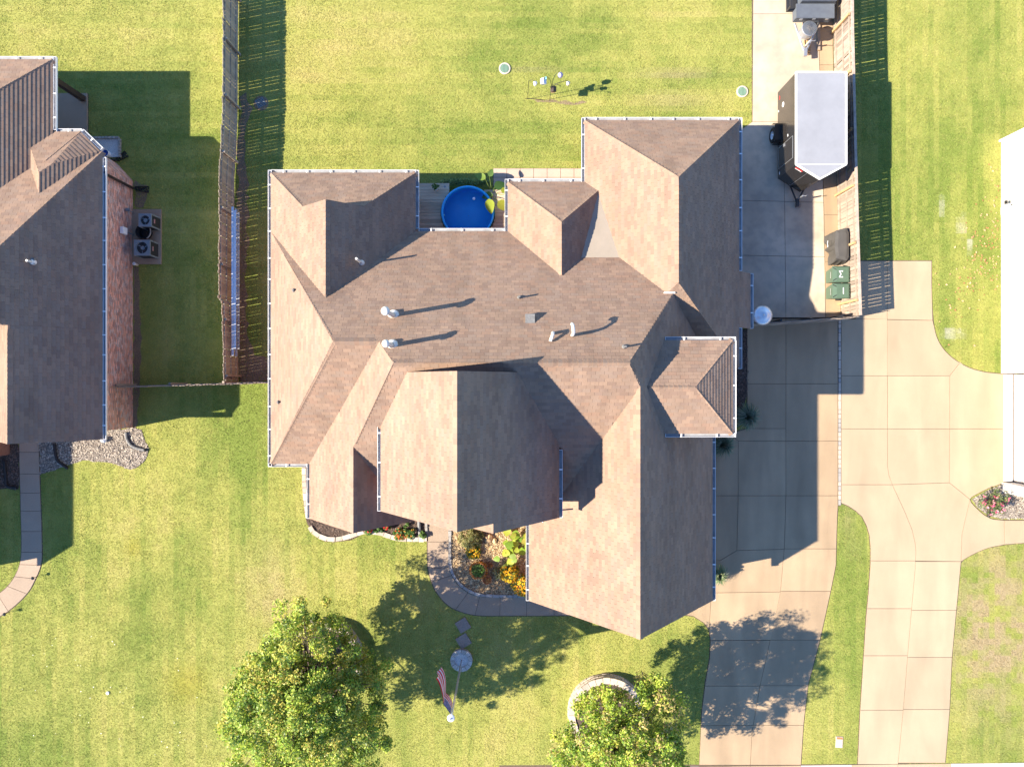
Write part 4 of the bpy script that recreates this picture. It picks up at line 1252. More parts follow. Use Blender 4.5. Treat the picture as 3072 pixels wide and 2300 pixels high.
# ------------------------------------------------------------------ leaf helpers
def leaves(name, centers, radii, n_per, size, cols, parent, m='leaf', flat=0.5, up=0.35, seed=0, shell=0.0, squash=1.0):
    """many small leaf quads round the given twig points, one crown"""
    r = np.random.default_rng(seed)
    cs = np.repeat(np.array(centers, float), n_per, 0); rs = np.repeat(np.array(radii, float), n_per)
    k = len(cs)
    d = r.normal(size=(k, 3)); d /= np.linalg.norm(d, axis=1)[:, None]
    rad = rs * (shell + (1 - shell) * r.uniform(0, 1, k) ** (1 / 2.2))
    off = d * rad[:, None]; off[:, 2] *= squash
    c = cs + off
    nrm = d * (1 - flat) + r.normal(size=(k, 3)) * 0.55; nrm[:, 2] += up + flat
    nrm /= np.linalg.norm(nrm, axis=1)[:, None]
    ref = r.normal(size=(k, 3)); a = np.cross(nrm, ref); a /= np.linalg.norm(a, axis=1)[:, None]; b = np.cross(nrm, a)
    s = size * r.uniform(0.6, 1.35, k)
    L = a * (s * 0.62)[:, None]; W = b * (s * 0.36)[:, None]
    bend = nrm * (s * 0.12)[:, None]
    V = np.stack([c - L, c + W + bend, c + L, c - W + bend], 1).reshape(-1, 3)
    F = np.arange(4 * k).reshape(k, 4)
    cols = np.array(cols)
    clump = np.repeat(r.integers(0, len(cols), len(centers)), n_per)
    pick = np.where(r.uniform(0, 1, k) < 0.55, clump, r.integers(0, len(cols), k))
    cc = cols[pick] * r.uniform(0.72, 1.3, (k, 1))
    return soup(name, V, F, cc, m, parent)


def tree(label, base, h_trunk, cx, cy, rx, rz, zc, nclump, n_per, leaf, cols, seed):
    rr = random.Random(seed)
    t = thing('tree', label, 'tree', base, 'trees in round stone planters')
    trunk = MB()
    cr = Vector((cx - base[0], cy - base[1], 0))
    trunk.tube([(0, 0, 0), (0.02, 0.0, 0.5), (cr.x * 0.2, cr.y * 0.2, h_trunk), (cr.x * 0.6, cr.y * 0.6, zc), (cr.x, cr.y, zc + rz * 0.7)], [0.17, 0.13, 0.11, 0.07, 0.02], 10)
    trunk.build('trunk', 'bark', t, True)
    cen = []; rad = []
    limb = MB()
    for i in range(nclump):
        while True:
            d = Vector((rr.gauss(0, 1), rr.gauss(0, 1), rr.gauss(0, 1))).normalized()
            if d.z > -0.75: break
        f = rr.choice((0.45, 0.65, 0.8, 0.9, 0.95, 1.0, 1.0, 1.08)) * rr.uniform(0.86, 1.08)
        lump = 1 + 0.16 * math.sin(3 * math.atan2(d.y, d.x) + seed) + 0.10 * math.sin(5 * math.atan2(d.y, d.x) + 2 * seed)
        wid = 1.0 if d.z < 0 else (1.0 - 0.18 * d.z)
        p = Vector((cr.x + d.x * rx * f * lump * wid, cr.y + d.y * rx * f * lump * wid, zc + d.z * rz * f))
        cen.append(tuple(p)); rad.append(rr.uniform(0.18, 0.42))
        if i % 4 == 0:
            s = Vector((cr.x * 0.25, cr.y * 0.25, h_trunk + rr.uniform(0, rz * 0.9)))
            mid = s.lerp(p, 0.5) + Vector((0, 0, 0.15))
            limb.tube([s, mid, p], [0.045, 0.028, 0.008], 5)
    limb.build('limb', 'bark', t)
    leaves('crown', cen, rad, n_per, leaf, cols, t, seed=seed, squash=0.8)
    return t


def ring_planter(label, cx, cy, r, h, soilm, zs=0.38, n=30):
    t = thing('stone_planter', label, 'planter', (cx, cy, 0), 'round stone tree planters')
    for course in range(3):
        z0 = course * h / 3; z1 = (course + 1) * h / 3 - 0.012
        for k in range(n):
            a0 = 2 * math.pi * (k + 0.5 * (course % 2)) / n + 0.006; a1 = 2 * math.pi * (k + 1 + 0.5 * (course % 2)) / n - 0.006
            ro = r - course * 0.025 + random.uniform(-0.012, 0.012); ri = ro - (0.27 if course == 2 else 0.25)
            zz = z1 + random.uniform(-0.006, 0.008)
            q = [(ri * math.cos(a0), ri * math.sin(a0)), (ro * math.cos(a0), ro * math.sin(a0)), (ro * math.cos((a0 + a1) / 2), ro * math.sin((a0 + a1) / 2)), (ro * math.cos(a1), ro * math.sin(a1)), (ri * math.cos(a1), ri * math.sin(a1))]
            MB().prism(q, z0, zz, g1(0.8, 1.2)).build('stone', 'stone_pale', t)
    MB().lathe(0, 0, [(r - 0.2, zs - 0.02), (r * 0.6, zs + 0.02), (r * 0.3, zs + 0.05), (0.01, zs + 0.06)], 36).build('soil', soilm, t)
    EXCL.append(([(cx + (r + 0.12) * math.cos(a), cy + (r + 0.12) * math.sin(a)) for a in np.linspace(0, 6.2, 36)], 0.25))
    EXCL.append(([(cx + r * math.cos(a), cy + r * math.sin(a)) for a in np.linspace(0, 6.2, 36)], 0.0))
    return t


GREENS = [(0.28, 0.42, 0.05), (0.39, 0.49, 0.06), (0.19, 0.28, 0.045), (0.46, 0.47, 0.09), (0.12, 0.20, 0.035), (0.31, 0.40, 0.06), (0.50, 0.44, 0.09)]
t1 = P(972, 1972, 0)
ring_planter('round stone planter around the larger left tree', t1.x, t1.y, 1.82, 0.5, 'mulch')
tree('large round leafy tree left of the flagpole', (t1.x, t1.y, 0.35), 1.5, t1.x + 0.45, t1.y + 0.0, 3.05, 2.9, 4.1, 680, 118, 0.082, GREENS, 3)
t2 = P(1816, 2132, 0)
ring_planter('round stone planter around the smaller right tree', t2.x, t2.y, 1.72, 0.45, 'mulch')
tree('smaller bright green tree right of the flagpole by the driveway', (t2.x, t2.y, 0.33), 1.2, t2.x + 0.2, t2.y + 0.6, 2.3, 2.6, 4.2, 440, 112, 0.082, [(0.34, 0.45, 0.05), (0.42, 0.50, 0.07), (0.24, 0.36, 0.045), (0.50, 0.50, 0.09), (0.17, 0.27, 0.04), (0.48, 0.38, 0.14)], 5)

# ------------------------------------------------------------------ flagpole
fb = P(1385, 1976)
ft = thing('flag_planter', 'low round block ring of white gravel at the flagpole foot', 'planter', (fb.x, fb.y, 0))
for k in range(12):
    a0 = 2 * math.pi * k / 12 + 0.02; a1 = 2 * math.pi * (k + 1) / 12 - 0.02
    q = [(.31 * math.cos(a0), .31 * math.sin(a0)), (.50 * math.cos(a0), .50 * math.sin(a0)), (.50 * math.cos(a1), .50 * math.sin(a1)), (.31 * math.cos(a1), .31 * math.sin(a1))]
    MB().prism(q, 0, 0.2 + random.uniform(-.004, .006), g1(1.1, 1.5)).build('block', 'stone_grey', ft)
MB().lathe(0, 0, [(0.32, 0.15), (0.15, 0.17), (0.01, 0.175)], 24).build('gravel', 'gravel_white', ft)
EXCL.append(([(fb.x + .54 * math.cos(a), fb.y + .54 * math.sin(a)) for a in np.linspace(0, 6.2, 24)], 0))
fp = thing('flagpole', 'tall slim flagpole with a round white lamp on top', 'flagpole', (fb.x, fb.y, 0.17))
PH = 5.45
MB().tube([(0, 0, 0), (0, 0, 2.6), (0, 0, PH)], [0.036, 0.032, 0.026], 12).build('pole', 'aluminium', fp, True)
MB().lathe(0, 0, [(0.03, PH - 0.03), (0.135, PH + 0.0), (0.14, PH + 0.03), (0.115, PH + 0.05)], 24).build('lamp_rim', 'white_metal', fp)
MB().lathe(0, 0, [(0.115, PH + 0.05), (0.06, PH + 0.055), (0.003, PH + 0.06)], 24).build('solar_panel', 'aluminium', fp)
MB().lathe(0, 0, [(0.015, PH + 0.06), (0.02, PH + 0.10), (0.003, PH + 0.13)], 10).build('finial', 'black_metal', fp)
MB().tube([(0.05, 0, 0.9), (0.05, 0.0, PH - 0.15)], 0.006, 5).build('halyard', 'white_print', fp)
# flag: limp cloth falling away from the pole, 13 stripes and a starred canton
fo = (fb.x - 0.04, fb.y, 0)
flag = thing('flag', 'striped red white and blue flag hanging limp from the pole', 'flag', (fo[0], fo[1], 0))
NU, NV = 30, 26
def flag_pt(s, t):      # s along the fly 0..1, t down the hoist 0..1
    ang = 1.95 + 0.22 * math.sin(5 * s)
    r = 1.25 * s * (0.72 + 0.2 * t)
    x = r * math.cos(ang) - 0.16 * math.sin(7 * s + 1.0) * s - 0.20 * t * s + 0.05 * math.sin(9 * t) * s
    y = r * math.sin(ang) + 0.08 * math.sin(9 * s)
    z = 5.35 - 0.95 * t * (1 - 0.25 * s) - 0.95 * s ** 1.3 + 0.05 * math.sin(11 * s + 3 * t)
    return (x - 0.34 * s * (1 - t) , y, z)
stripes = {'flag_red': MB(), 'flag_white': MB(), 'flag_blue': MB()}
for i in range(NU):
    for j in range(NV):
        s0, s1, t0, t1_ = i / NU, (i + 1) / NU, j / NV, (j + 1) / NV
        k = ('flag_blue' if (i < NU * 0.4 and j < 14) else ('flag_red' if (j // 2) % 2 == 0 else 'flag_white'))
        stripes[k].add([flag_pt(s0, t0), flag_pt(s1, t0), flag_pt(s1, t1_), flag_pt(s0, t1_)], [(0, 1, 2, 3)])
for k, nm in (('flag_red', 'red_stripe'), ('flag_white', 'white_stripe'), ('flag_blue', 'canton')):
    ob = stripes[k].build(nm, k, flag, True)
    if nm == 'canton':
        stm = MB()
        for a in range(9):
            for b in range(6 if a % 2 == 0 else 5):
                s = 0.02 + 0.36 * (a + 0.5) / 9; tt = 0.02 + 0.52 * (b + (0.5 if a % 2 == 0 else 1.0)) / 6
                p = Vector(flag_pt(s, tt)); e = (Vector(flag_pt(s + 0.01, tt)) - p).normalized(); f_ = (Vector(flag_pt(s, tt + 0.01)) - p).normalized(); n_ = e.cross(f_)
                for sg in (-0.008, 0.008):
                    vs = []
                    for k5 in range(10):
                        rr = 0.034 if k5 % 2 == 0 else 0.014
                        an = math.pi * k5 / 5
                        vs.append(tuple(p + e * (rr * math.cos(an)) + f_ * (rr * math.sin(an)) + n_ * sg))
                    stm.add(vs, [tuple(range(10))])
        stm.build('star', 'flag_white', ob)
for lb, u, v in (('upper speckled square stepping stone', 1389, 1874), ('lower speckled square stepping stone touching the flag planter', 1391, 1921)):
    p = P(u, v); t = thing('stepping_stone', lb, 'stepping stone', (p.x, p.y, 0), 'stepping stones by the flagpole', rz=0.56)
    MB().box(-0.27, 0.27, -0.27, 0.27, -0.02, 0.045).build('slab', 'pebble_paver', t)
    EXCL.append(([(p.x + 0.39 * math.cos(a + 0.56 + 0.785), p.y + 0.39 * math.sin(a + 0.56 + 0.785)) for a in (0, 1.571, 3.142, 4.712)], 0))

# ------------------------------------------------------------------ enclosed trailer
to = (12.87, 11.0, 0)
tr = thing('cargo_trailer', 'black enclosed cargo trailer with pale grey roof on the pad', 'trailer', to)
TX0, TX1, TY0, TY1, TIP, TZ0, TZ1 = 11.82, 13.90, 9.10, 12.93, (12.80, 8.50), 0.42, 2.46
outl = [(TX0, TY1), (TX0, TY0), TIP, (TX1, TY0), (TX1, TY1)]
on(to, MB().prism(outl, TZ0, TZ1 - 0.03), 'body', 'trailer_black', tr)
rm = MB()
ins = inset(outl, 0.05)
n = len(ins)
zc_ = TZ1 + 0.05
rm.add([(x, y, TZ1 - 0.028) for x, y in ins] + [(12.86, TY1 - 0.25, zc_), (12.86, TY0 + 0.05, zc_)], [])
ins_ccw = ins if area(ins) > 0 else ins[::-1]
on(to, MB().prism(ins, TZ1 - 0.03, TZ1 + 0.012), 'roof', 'trailer_roof', tr)
edge = MB()
for p, q in zip(outl, outl[1:] + outl[:1]):
    p, q = Vector(p), Vector(q); d = (q - p).normalized(); n_ = Vector((-d.y, d.x))
    e = 0.035
    edge.add([(*(p + n_ * e), TZ1 - 0.03), (*(q + n_ * e), TZ1 - 0.03), (*(q - n_ * e), TZ1 - 0.03), (*(p - n_ * e), TZ1 - 0.03), (*(p + n_ * e), TZ1 + 0.03), (*(q + n_ * e), TZ1 + 0.03), (*(q - n_ * e), TZ1 + 0.03), (*(p - n_ * e), TZ1 + 0.03)], [(4, 5, 6, 7), (0, 1, 5, 4), (2, 3, 7, 6), (1, 2, 6, 5), (3, 0, 4, 7)])
on(to, edge, 'roof_trim', 'white_metal', tr)
on(to, MB().box(TX0 + 0.06, TX1 - 0.06, TY0 - 0.012, TY0 + 0.012, TZ1 + 0.012, TZ1 + 0.02), 'roof_bow', 'white_metal', tr)
door = on(to, MB().box(TX0 - 0.012, TX0 + 0.01, 9.5, 10.4, 0.55, 2.1), 'side_door', 'trailer_black', tr)
ho = MB()
for z0, z1, y0_, y1_ in ((0.53, 0.55, 9.48, 10.42), (2.1, 2.12, 9.48, 10.42), (0.55, 2.1, 9.48, 9.5), (0.55, 2.1, 10.4, 10.42)): ho.box(TX0 - 0.014, TX0 + 0.01, y0_, y1_, z0, z1)
on(to, ho, 'door_frame', 'steel', tr)
on(to, MB().box(TX0 - 0.04, TX0 - 0.012, 10.25, 10.37, 1.15, 1.3), 'door_handle', 'steel', tr)
on(to, MB().lathe(0, 0, [(0.11, 0), (0.11, 0.004), (0.005, 0.005)], 20, M=Matrix.Translation((TX0 - 0.001, 12.15, 1.05)) @ Matrix.Rotation(-math.pi / 2, 4, 'Y')), 'sticker', 'white_print', tr)
on(to, MB().lathe(0, 0, [(0.05, 0), (0.05, 0.006), (0.005, 0.007)], 5, M=Matrix.Translation((TX0 - 0.001, 12.15, 1.05)) @ Matrix.Rotation(-math.pi / 2, 4, 'Y')), 'sticker_star', 'black_plastic', tr)
for y_, z_, w_, mm in ((12.6, 0.62, 0.16, 'red_print'), (12.05, 0.50, 0.08, 'white_print'), (9.28, 0.6, 0.12, 'white_print'), (10.62, 1.55, 0.1, 'white_print')):
    on(to, MB().box(TX0 - 0.008, TX0 + 0.01, y_ - w_ / 2, y_ + w_ / 2, z_, z_ + 0.06), 'reflector', mm, tr)
dv = Vector((TIP[0] - TX0, TIP[1] - TY0, 0)); dv.normalize(); nv = Vector((dv.y, -dv.x, 0))
b0 = Vector((TX0, TY0, 0)) + dv * 0.1 + nv * 0.0
def nose_quad(s0, s1, z0, z1, e=0.006):
    f = lambda s, z: tuple(Vector((TX0, TY0, z)) + dv * s - nv * -e if False else Vector((TX0, TY0, z)) + dv * s + Vector((-abs(dv.y), -abs(dv.x), 0)) * e)
    return MB().add([f(s0, z0), f(s1, z0), f(s1, z1), f(s0, z1)], [(0, 1, 2, 3)])
on(to, nose_quad(0.08, 0.42, 2.18, 2.28), 'nameplate', 'red_print', tr)
on(to, nose_quad(0.10, 0.40, 2.12, 2.17, 0.007), 'nameplate', 'white_print', tr)
on(to, nose_quad(0.60, 0.612, 0.45, 2.40), 'seam', 'steel', tr)
on(to, nose_quad(0.55, 0.62, 0.5, 0.53), 'seam', 'steel', tr)
for sx, xx in ((-1, TX0 - 0.13), (1, TX1 + 0.13)):
    wh = thing('wheel_axle', None, None); C.objects.unlink(wh); bpy.data.objects.remove(wh)
    Mw = Matrix.Translation((xx, 11.05, 0.35)) @ Matrix.Rotation(math.pi / 2, 4, 'Y')
    w = on(to, MB().lathe(0, 0, [(0.19, -0.1), (0.32, -0.11), (0.35, -0.08), (0.355, 0.0), (0.35, 0.08), (0.32, 0.11), (0.19, 0.10)], 28, M=Mw), 'tyre', 'rubber', tr, True)
    hub = MB()
    hub.lathe(0, 0, [(0.20, -0.095), (0.19, -0.06), (0.07, -0.05), (0.05, -0.10), (0.005, -0.10)], 20, M=Mw if sx < 0 else Matrix.Translation((xx, 11.05, 0.35)) @ Matrix.Rotation(-math.pi / 2, 4, 'Y'))
    hub.v = [(x - to[0], y - to[1], z - to[2]) for x, y, z in hub.v]
    hub.build('rim', 'aluminium', w)
    fd = MB()
    pts = [(-0.47, 0.42), (-0.44, 0.66), (-0.34, 0.78), (0.34, 0.78), (0.44, 0.66), (0.47, 0.42)]
    xa, xb = (TX0 - 0.26, TX0 + 0.01) if sx < 0 else (TX1 - 0.01, TX1 + 0.26)
    for (ya, za), (yb, zb) in zip(pts, pts[1:]):
        fd.add([(xa, 11.05 + ya, za), (xb, 11.05 + ya, za), (xb, 11.05 + yb, zb), (xa, 11.05 + yb, zb), (xa, 11.05 + ya * .97, za - .02), (xb, 11.05 + ya * .97, za - .02), (xb, 11.05 + yb * .97, zb - .02), (xa, 11.05 + yb * .97, zb - .02)], [(0, 1, 2, 3), (7, 6, 5, 4), (0, 3, 7, 4), (1, 5, 6, 2)])
    on(to, fd, 'fender', 'trailer_black', tr)
tg = MB()
for xs_ in (12.2, 13.3): tg.tube([(xs_, 9.2, 0.42), (12.68, 8.05, 0.42)], 0.04, 6)
on(to, tg, 'tongue', 'black_metal', tr)
on(to, MB().box(12.62, 12.74, 7.85, 8.15, 0.40, 0.52), 'coupler', 'black_metal', tr)
on(to, MB().tube([(12.72, 8.2, 0.1), (12.72, 8.2, 0.95)], 0.035, 8), 'jack', 'steel', tr)
on(to, MB().tube([(12.72, 8.2, 0.9), (12.86, 8.2, 0.95), (12.86, 8.2, 1.05)], 0.014, 6), 'jack_handle', 'steel', tr)
ch = [(12.70 + 0.06 * math.cos(a * 1.3) + 0.012 * a, 8.15 + 0.07 * math.sin(a * 1.3) + 0.02 * a, 0.36 - 0.02 * a) for a in np.linspace(0, 10, 24)]
on(to, MB().tube(ch, 0.012, 5), 'safety_chain', 'steel', tr)
p = P(2391, 617)
t = thing('wooden_block', 'wooden block under the coupler of the black cargo trailer', 'block', (p.x, p.y, 0.03))
MB().box(-0.10, 0.10, -0.10, 0.10, 0, 0.14).build('block', 'wood_weathered', t)
MB().box(-0.08, 0.08, -0.08, 0.08, 0.14, 0.24).build('upper_block', 'wood_weathered', t)

# second trailer, cut by the top edge
so = (13.15, 16.6, 0)
st = thing('utility_trailer', 'dark utility trailer with front tool box at the top edge', 'trailer', so)
on(so, MB().box(12.15, 14.15, 16.45, 18.6, 0.5, 0.60), 'bed', 'black_metal', st)
for x_ in (12.15, 14.10): on(so, MB().box(x_, x_ + 0.05, 16.45, 18.6, 0.95, 1.0), 'side_rail', 'black_metal', st)
for x_ in (12.15, 14.10):
    for y_ in (16.45, 17.2, 18.0): on(so, MB().box(x_, x_ + 0.05, y_, y_ + 0.05, 0.6, 0.95), 'upright', 'black_metal', st)
on(so, MB().box(12.42, 14.0, 15.98, 16.42, 0.55, 1.02), 'tool_box', 'shed_grey', st)
lid = on(so, MB().box(12.38, 14.04, 15.90, 16.52, 1.02, 1.09), 'tool_box_lid', 'shed_grey', st)
for x_ in (12.62, 13.18, 13.74): on(so, MB().box(x_ - 0.06, x_ + 0.06, 15.87, 15.90, 0.95, 1.05), 'latch', 'steel', st)
on(so, MB().box(12.6, 14.1, 16.6, 18.6, 0.62, 1.2), 'cargo', 'shed_grey', st)
a = MB()
for x0_, x1_ in ((12.55, 12.95), (13.6, 13.05)): a.tube([(x0_, 15.95, 0.5), (x1_, 14.75, 0.5)], 0.05, 6)
on(so, a, 'tongue', 'steel', st)
on(so, MB().box(12.93, 13.07, 14.5, 14.85, 0.46, 0.58), 'coupler', 'steel', st)
on(so, MB().tube([(13.05, 15.0, 0.1), (13.05, 15.0, 0.9)], 0.035, 8), 'jack', 'aluminium', st)
on(so, MB().tube([(13.05, 15.0, 0.88), (13.25, 14.98, 0.92), (13.25, 14.98, 1.0)], 0.014, 6), 'jack_handle', 'steel', st)
dp = P(2428, 86, 0.95)
dm = thing('steel_drum', 'round grey ribbed drum standing on the trailer tongue', 'drum', (dp.x, dp.y, 0.52))
MB().lathe(0, 0, [(0.28, 0), (0.30, 0.02), (0.30, 0.40), (0.33, 0.41), (0.33, 0.45), (0.31, 0.46)], 32).build('barrel', 'steel', dm, False)
ld = MB()
for k in range(48):
    a0, a1 = 2 * math.pi * k / 48, 2 * math.pi * (k + 1) / 48
    z = 0.47 + (0.012 if k % 2 else 0)
    ld.add([(0.31 * math.cos(a0), 0.31 * math.sin(a0), 0.455 + (z - .47)), (0.31 * math.cos(a1), 0.31 * math.sin(a1), 0.455 + (z - .47)), (0, 0, z + 0.03)], [(0, 1, 2)])
ld.build('lid', 'shed_grey', dm)
p = P(2416, 148)
t = thing('wooden_block', 'pale timber block under the utility trailer coupler', 'block', (p.x, p.y, 0.03))
MB().box(-0.12, 0.12, -0.30, 0.30, 0, 0.20).build('block', 'wood_new', t); MB().box(-0.10, 0.08, -0.26, 0.24, 0.20, 0.34).build('upper_block', 'wood_new', t)
p = P(2454, 100)
t = thing('timber_post', 'grey timber leaning flat beside the utility trailer tongue', 'timber', (p.x, p.y, 0.03))
MB().box(-0.05, 0.05, -0.8, 0.8, 0, 0.1).build('beam', 'wood_weathered', t); MB().box(-0.05, 0.05, -0.82, -0.80, 0, 0.1).build('end_grain', 'wood_new', t)

# ------------------------------------------------------------------ grill under its cover, bins, patio heater
def loft(name, loops, m, parent, org):
    k = len(loops[0]); mb = MB()
    vs = [(x - org[0], y - org[1], z - org[2]) for L_ in loops for x, y, z in L_]
    fs = [(j * k + i, j * k + (i + 1) % k, (j + 1) * k + (i + 1) % k, (j + 1) * k + i) for j in range(len(loops) - 1) for i in range(k)]
    fs.append(tuple((len(loops) - 1) * k + i for i in range(k)))
    mb.add(vs, fs)
    return mb.build(name, m, parent)
def resample(poly, k):
    pts = [Vector(p) for p in poly]; seg = [(pts[(i + 1) % len(pts)] - pts[i]).length for i in range(len(pts))]
    tot = sum(seg); out = []
    for j in range(k):
        s = tot * j / k; i = 0
        while s > seg[i]: s -= seg[i]; i += 1
        out.append(pts[i].lerp(pts[(i + 1) % len(pts)], s / seg[i]))
    return out
go = (14.15, 6.2, 0.03)
grill = thing('covered_grill', 'barbecue grill under a draped dark grey cover', 'grill', go)
topo = [P(u, v, 1.22).xy for u, v in ((2507, 692), (2540, 684), (2546, 700), (2546, 770), (2540, 782), (2508, 775), (2503, 740))]
topo = topo[::-1]
boto = [P(u, v, 0.12).xy for u, v in ((2489, 702), (2472, 712), (2469, 724), (2476, 735), (2482, 742), (2472, 750), (2480, 756), (2486, 764), (2482, 778), (2483, 796), (2522, 796), (2535, 790), (2537, 740), (2535, 700), (2520, 690))]
boto = boto[::-1] if area([tuple(p) for p in boto]) < 0 else boto
if area([tuple(p) for p in topo]) < 0: topo = topo[::-1]
K = 72
tp, bp_ = resample(topo, K), resample(boto, K)
# start both loops at their south-west point so the sides do not twist
def rot(l): i = min(range(len(l)), key=lambda j: l[j].x + 0.5 * l[j].y); return l[i:] + l[:i]
tp, bp_ = rot(tp), rot(bp_)
loops = []
for f, z in ((1, 0.12), (0.92, 0.35), (0.78, 0.6), (0.55, 0.85), (0.25, 1.05), (0.06, 1.18), (0, 1.21)):
    L_ = []
    for i in range(K):
        p = tp[i].lerp(bp_[i], f); w = 0.022 * f * math.sin(i * 1.55) + 0.012 * f * math.sin(i * 2.7 + 1)
        c_ = Vector((14.2, 6.2)); d = (p - c_).normalized()
        L_.append((p.x + d.x * w, p.y + d.y * w, z + 0.03))
    loops.append(L_)
cen = Vector((sum(p.x for p in tp) / K, sum(p.y for p in tp) / K))
loops.append([(cen.x + (p.x - cen.x) * 0.6, cen.y + (p.y - cen.y) * 0.8, 1.275) for p in tp])
loft('cover', loops, 'grill_cover', grill, go)
MB().tube([(13.80 - go[0], 5.95 - go[1] + a * 0.28, 0.93 + 0.02 * math.sin(8 * a)) for a in np.linspace(0, 1, 8)], 0.012, 5).build('drawstring', 'white_print', grill)
def wheeled_bin(label, u0, v0, u1, v1, emblem):
    a, b = P(u0, v1, 1.06), P(u1, v0, 1.06)
    c = ((a.x + b.x) / 2, (a.y + b.y) / 2, 0.03); w, d = (b.x - a.x) / 2, (b.y - a.y) / 2
    t = thing('wheeled_bin', label, 'bin', c, 'green wheeled bins by the fence')
    vs = [(-w * .62, -d * .72, 0.04), (w * .72, -d * .72, 0.04), (w * .72, d * .72, 0.04), (-w * .62, d * .72, 0.04), (-w * .93, -d * .93, 0.97), (w * .93, -d * .93, 0.97), (w * .93, d * .93, 0.97), (-w * .93, d * .93, 0.97)]
    MB().add(vs, [(3, 2, 1, 0), (4, 5, 6, 7), (0, 1, 5, 4), (1, 2, 6, 5), (2, 3, 7, 6), (3, 0, 4, 7)]).build('body', 'bin_green', t)
    lidm = MB()
    lidm.add([(-w, -d, 0.97), (w, -d, 0.97), (w, d, 0.97), (-w, d, 0.97), (-w, -d * .96, 1.01), (w * .94, -d * .96, 1.03), (w * .94, d * .96, 1.03), (-w, d * .96, 1.01), (-w * .55, -d * .8, 1.06), (w * .8, -d * .86, 1.075), (w * .8, d * .86, 1.075), (-w * .55, d * .8, 1.06)],
             [(0, 1, 5, 4), (1, 2, 6, 5), (2, 3, 7, 6), (3, 0, 4, 7), (4, 5, 9, 8), (5, 6, 10, 9), (6, 7, 11, 10), (7, 4, 8, 11), (8, 9, 10, 11)])
    ld_ = lidm.build('lid', 'bin_green', t)
    for sy in (-1, 1):
        MB().tube([(-w * .95, sy * d * .80, 1.015), (-w * .6, sy * d * .55, 1.06)], 0.018, 6).build('rib', 'black_plastic', ld_)
    for k in range(5): MB().box(w * .95, w * 1.0, -d * .8 + k * d * .38, -d * .8 + k * d * .38 + 0.07, 0.96, 1.035).build('hinge', 'bin_green', ld_)
    MB().tube([(w * 1.02, -d * .8, 0.98), (w * 1.06, 0, 0.99), (w * 1.02, d * .8, 0.98)], 0.02, 6).build('handle', 'black_plastic', t)
    for sy in (-1, 1):
        MB().lathe(0, 0, [(0.02, -0.03), (0.13, -0.03), (0.13, 0.03), (0.02, 0.03)], 20, M=Matrix.Translation((w * .75, sy * d * .82, 0.13)) @ Matrix.Rotation(math.pi / 2, 4, 'X')).build('wheel', 'rubber', t)
    em = MB()
    zt = 1.078
    if emblem:
        for pa, pb in (((-.12, .13), (.03, .13)), ((-.12, -.13), (.03, -.13)), ((-.11, .13), (-.03, .0)), ((-.11, -.13), (-.03, .0)), ((.03, .10), (.03, .15)), ((.03, -.15), (.03, -.10))):
            d_ = Vector((pb[0] - pa[0], pb[1] - pa[1])).normalized(); n2 = Vector((-d_.y, d_.x)) * 0.017
            a_, b_ = Vector(pa), Vector(pb)
            q = [tuple(a_ - n2), tuple(b_ - n2), tuple(b_ + n2), tuple(a_ + n2)]
            em.prism(q, zt, zt + 0.003 + 0.0007 * random.random())
    else:
        em.box(0.05, 0.085, -0.14, 0.14, zt, zt + 0.004)
    em.build('emblem', 'white_print', ld_)
    fr_ = MB(); fr_.add([(-w * .845, -0.14, 0.70), (-w * .845, 0.14, 0.70), (-w * .895, 0.14, 0.79), (-w * .895, -0.14, 0.79)], [(0, 3, 2, 1), (0, 1, 2, 3)])
    fr_.v = [(x - 0.012, y, z) for x, y, z in fr_.v]; fr_.build('front_label', 'white_print', t)
wheeled_bin('green wheeled bin with a large white emblem next to the covered grill', 2498, 798, 2550, 847, True)
wheeled_bin('green wheeled bin with a small white bar nearest the gate', 2498, 849, 2550, 896, False)
hp = P(2290, 945, 2.2)
ht = thing('patio_heater', 'tall patio heater with round silver dome by the gate', 'patio heater', (hp.x, hp.y, 0.03))
MB().lathe(0, 0, [(0.23, 0), (0.23, 0.05), (0.2, 0.72), (0.06, 0.76)], 24).build('base', 'steel', ht)
MB().tube([(0, 0, 0.72), (0, 0, 1.75)], 0.038, 12).build('pole', 'steel', ht)
MB().lathe(0, 0, [(0.05, 1.72), (0.13, 1.76), (0.13, 2.02), (0.09, 2.05)], 20).build('burner', 'steel', ht)
MB().lathe(0, 0, [(0.41, 2.06), (0.415, 2.075), (0.32, 2.13), (0.20, 2.175), (0.19, 2.185), (0.10, 2.21), (0.03, 2.225), (0.004, 2.23)], 40).build('dome', 'aluminium', ht, True)
MB().lathe(0, 0, [(0.03, 2.22), (0.035, 2.25), (0.004, 2.265)], 12).build('knob', 'pipe_white', ht)

# ------------------------------------------------------------------ feeder poles on the back lawn
f0 = P(1583, 298)
fs_ = thing('feeder_stand', 'black shepherd hook with a small white bird feeder', 'feeder', (f0.x, f0.y, 0), 'bird feeder poles on the back lawn')
HK = 1.95
MB().tube([(0, 0, 0), (0, 0, HK), (0.04, -0.02, HK + 0.1), (0.16, -0.03, HK + 0.14), (0.27, -0.04, HK + 0.06), (0.28, -0.04, HK - 0.02)], 0.011, 6).build('hook', 'black_metal', fs_)
MB().tube([(-0.12, 0, 0.08), (0.12, 0, 0.08)], 0.011, 6).build('foot_bar', 'black_metal', fs_)
MB().lathe(0.28, -0.05, [(0.05, HK - 0.33), (0.06, HK - 0.30), (0.055, HK - 0.12), (0.085, HK - 0.10), (0.02, HK - 0.03), (0.004, HK - 0.02)], 14).build('feeder', 'white_metal', fs_)
f1 = P(1649, 299)
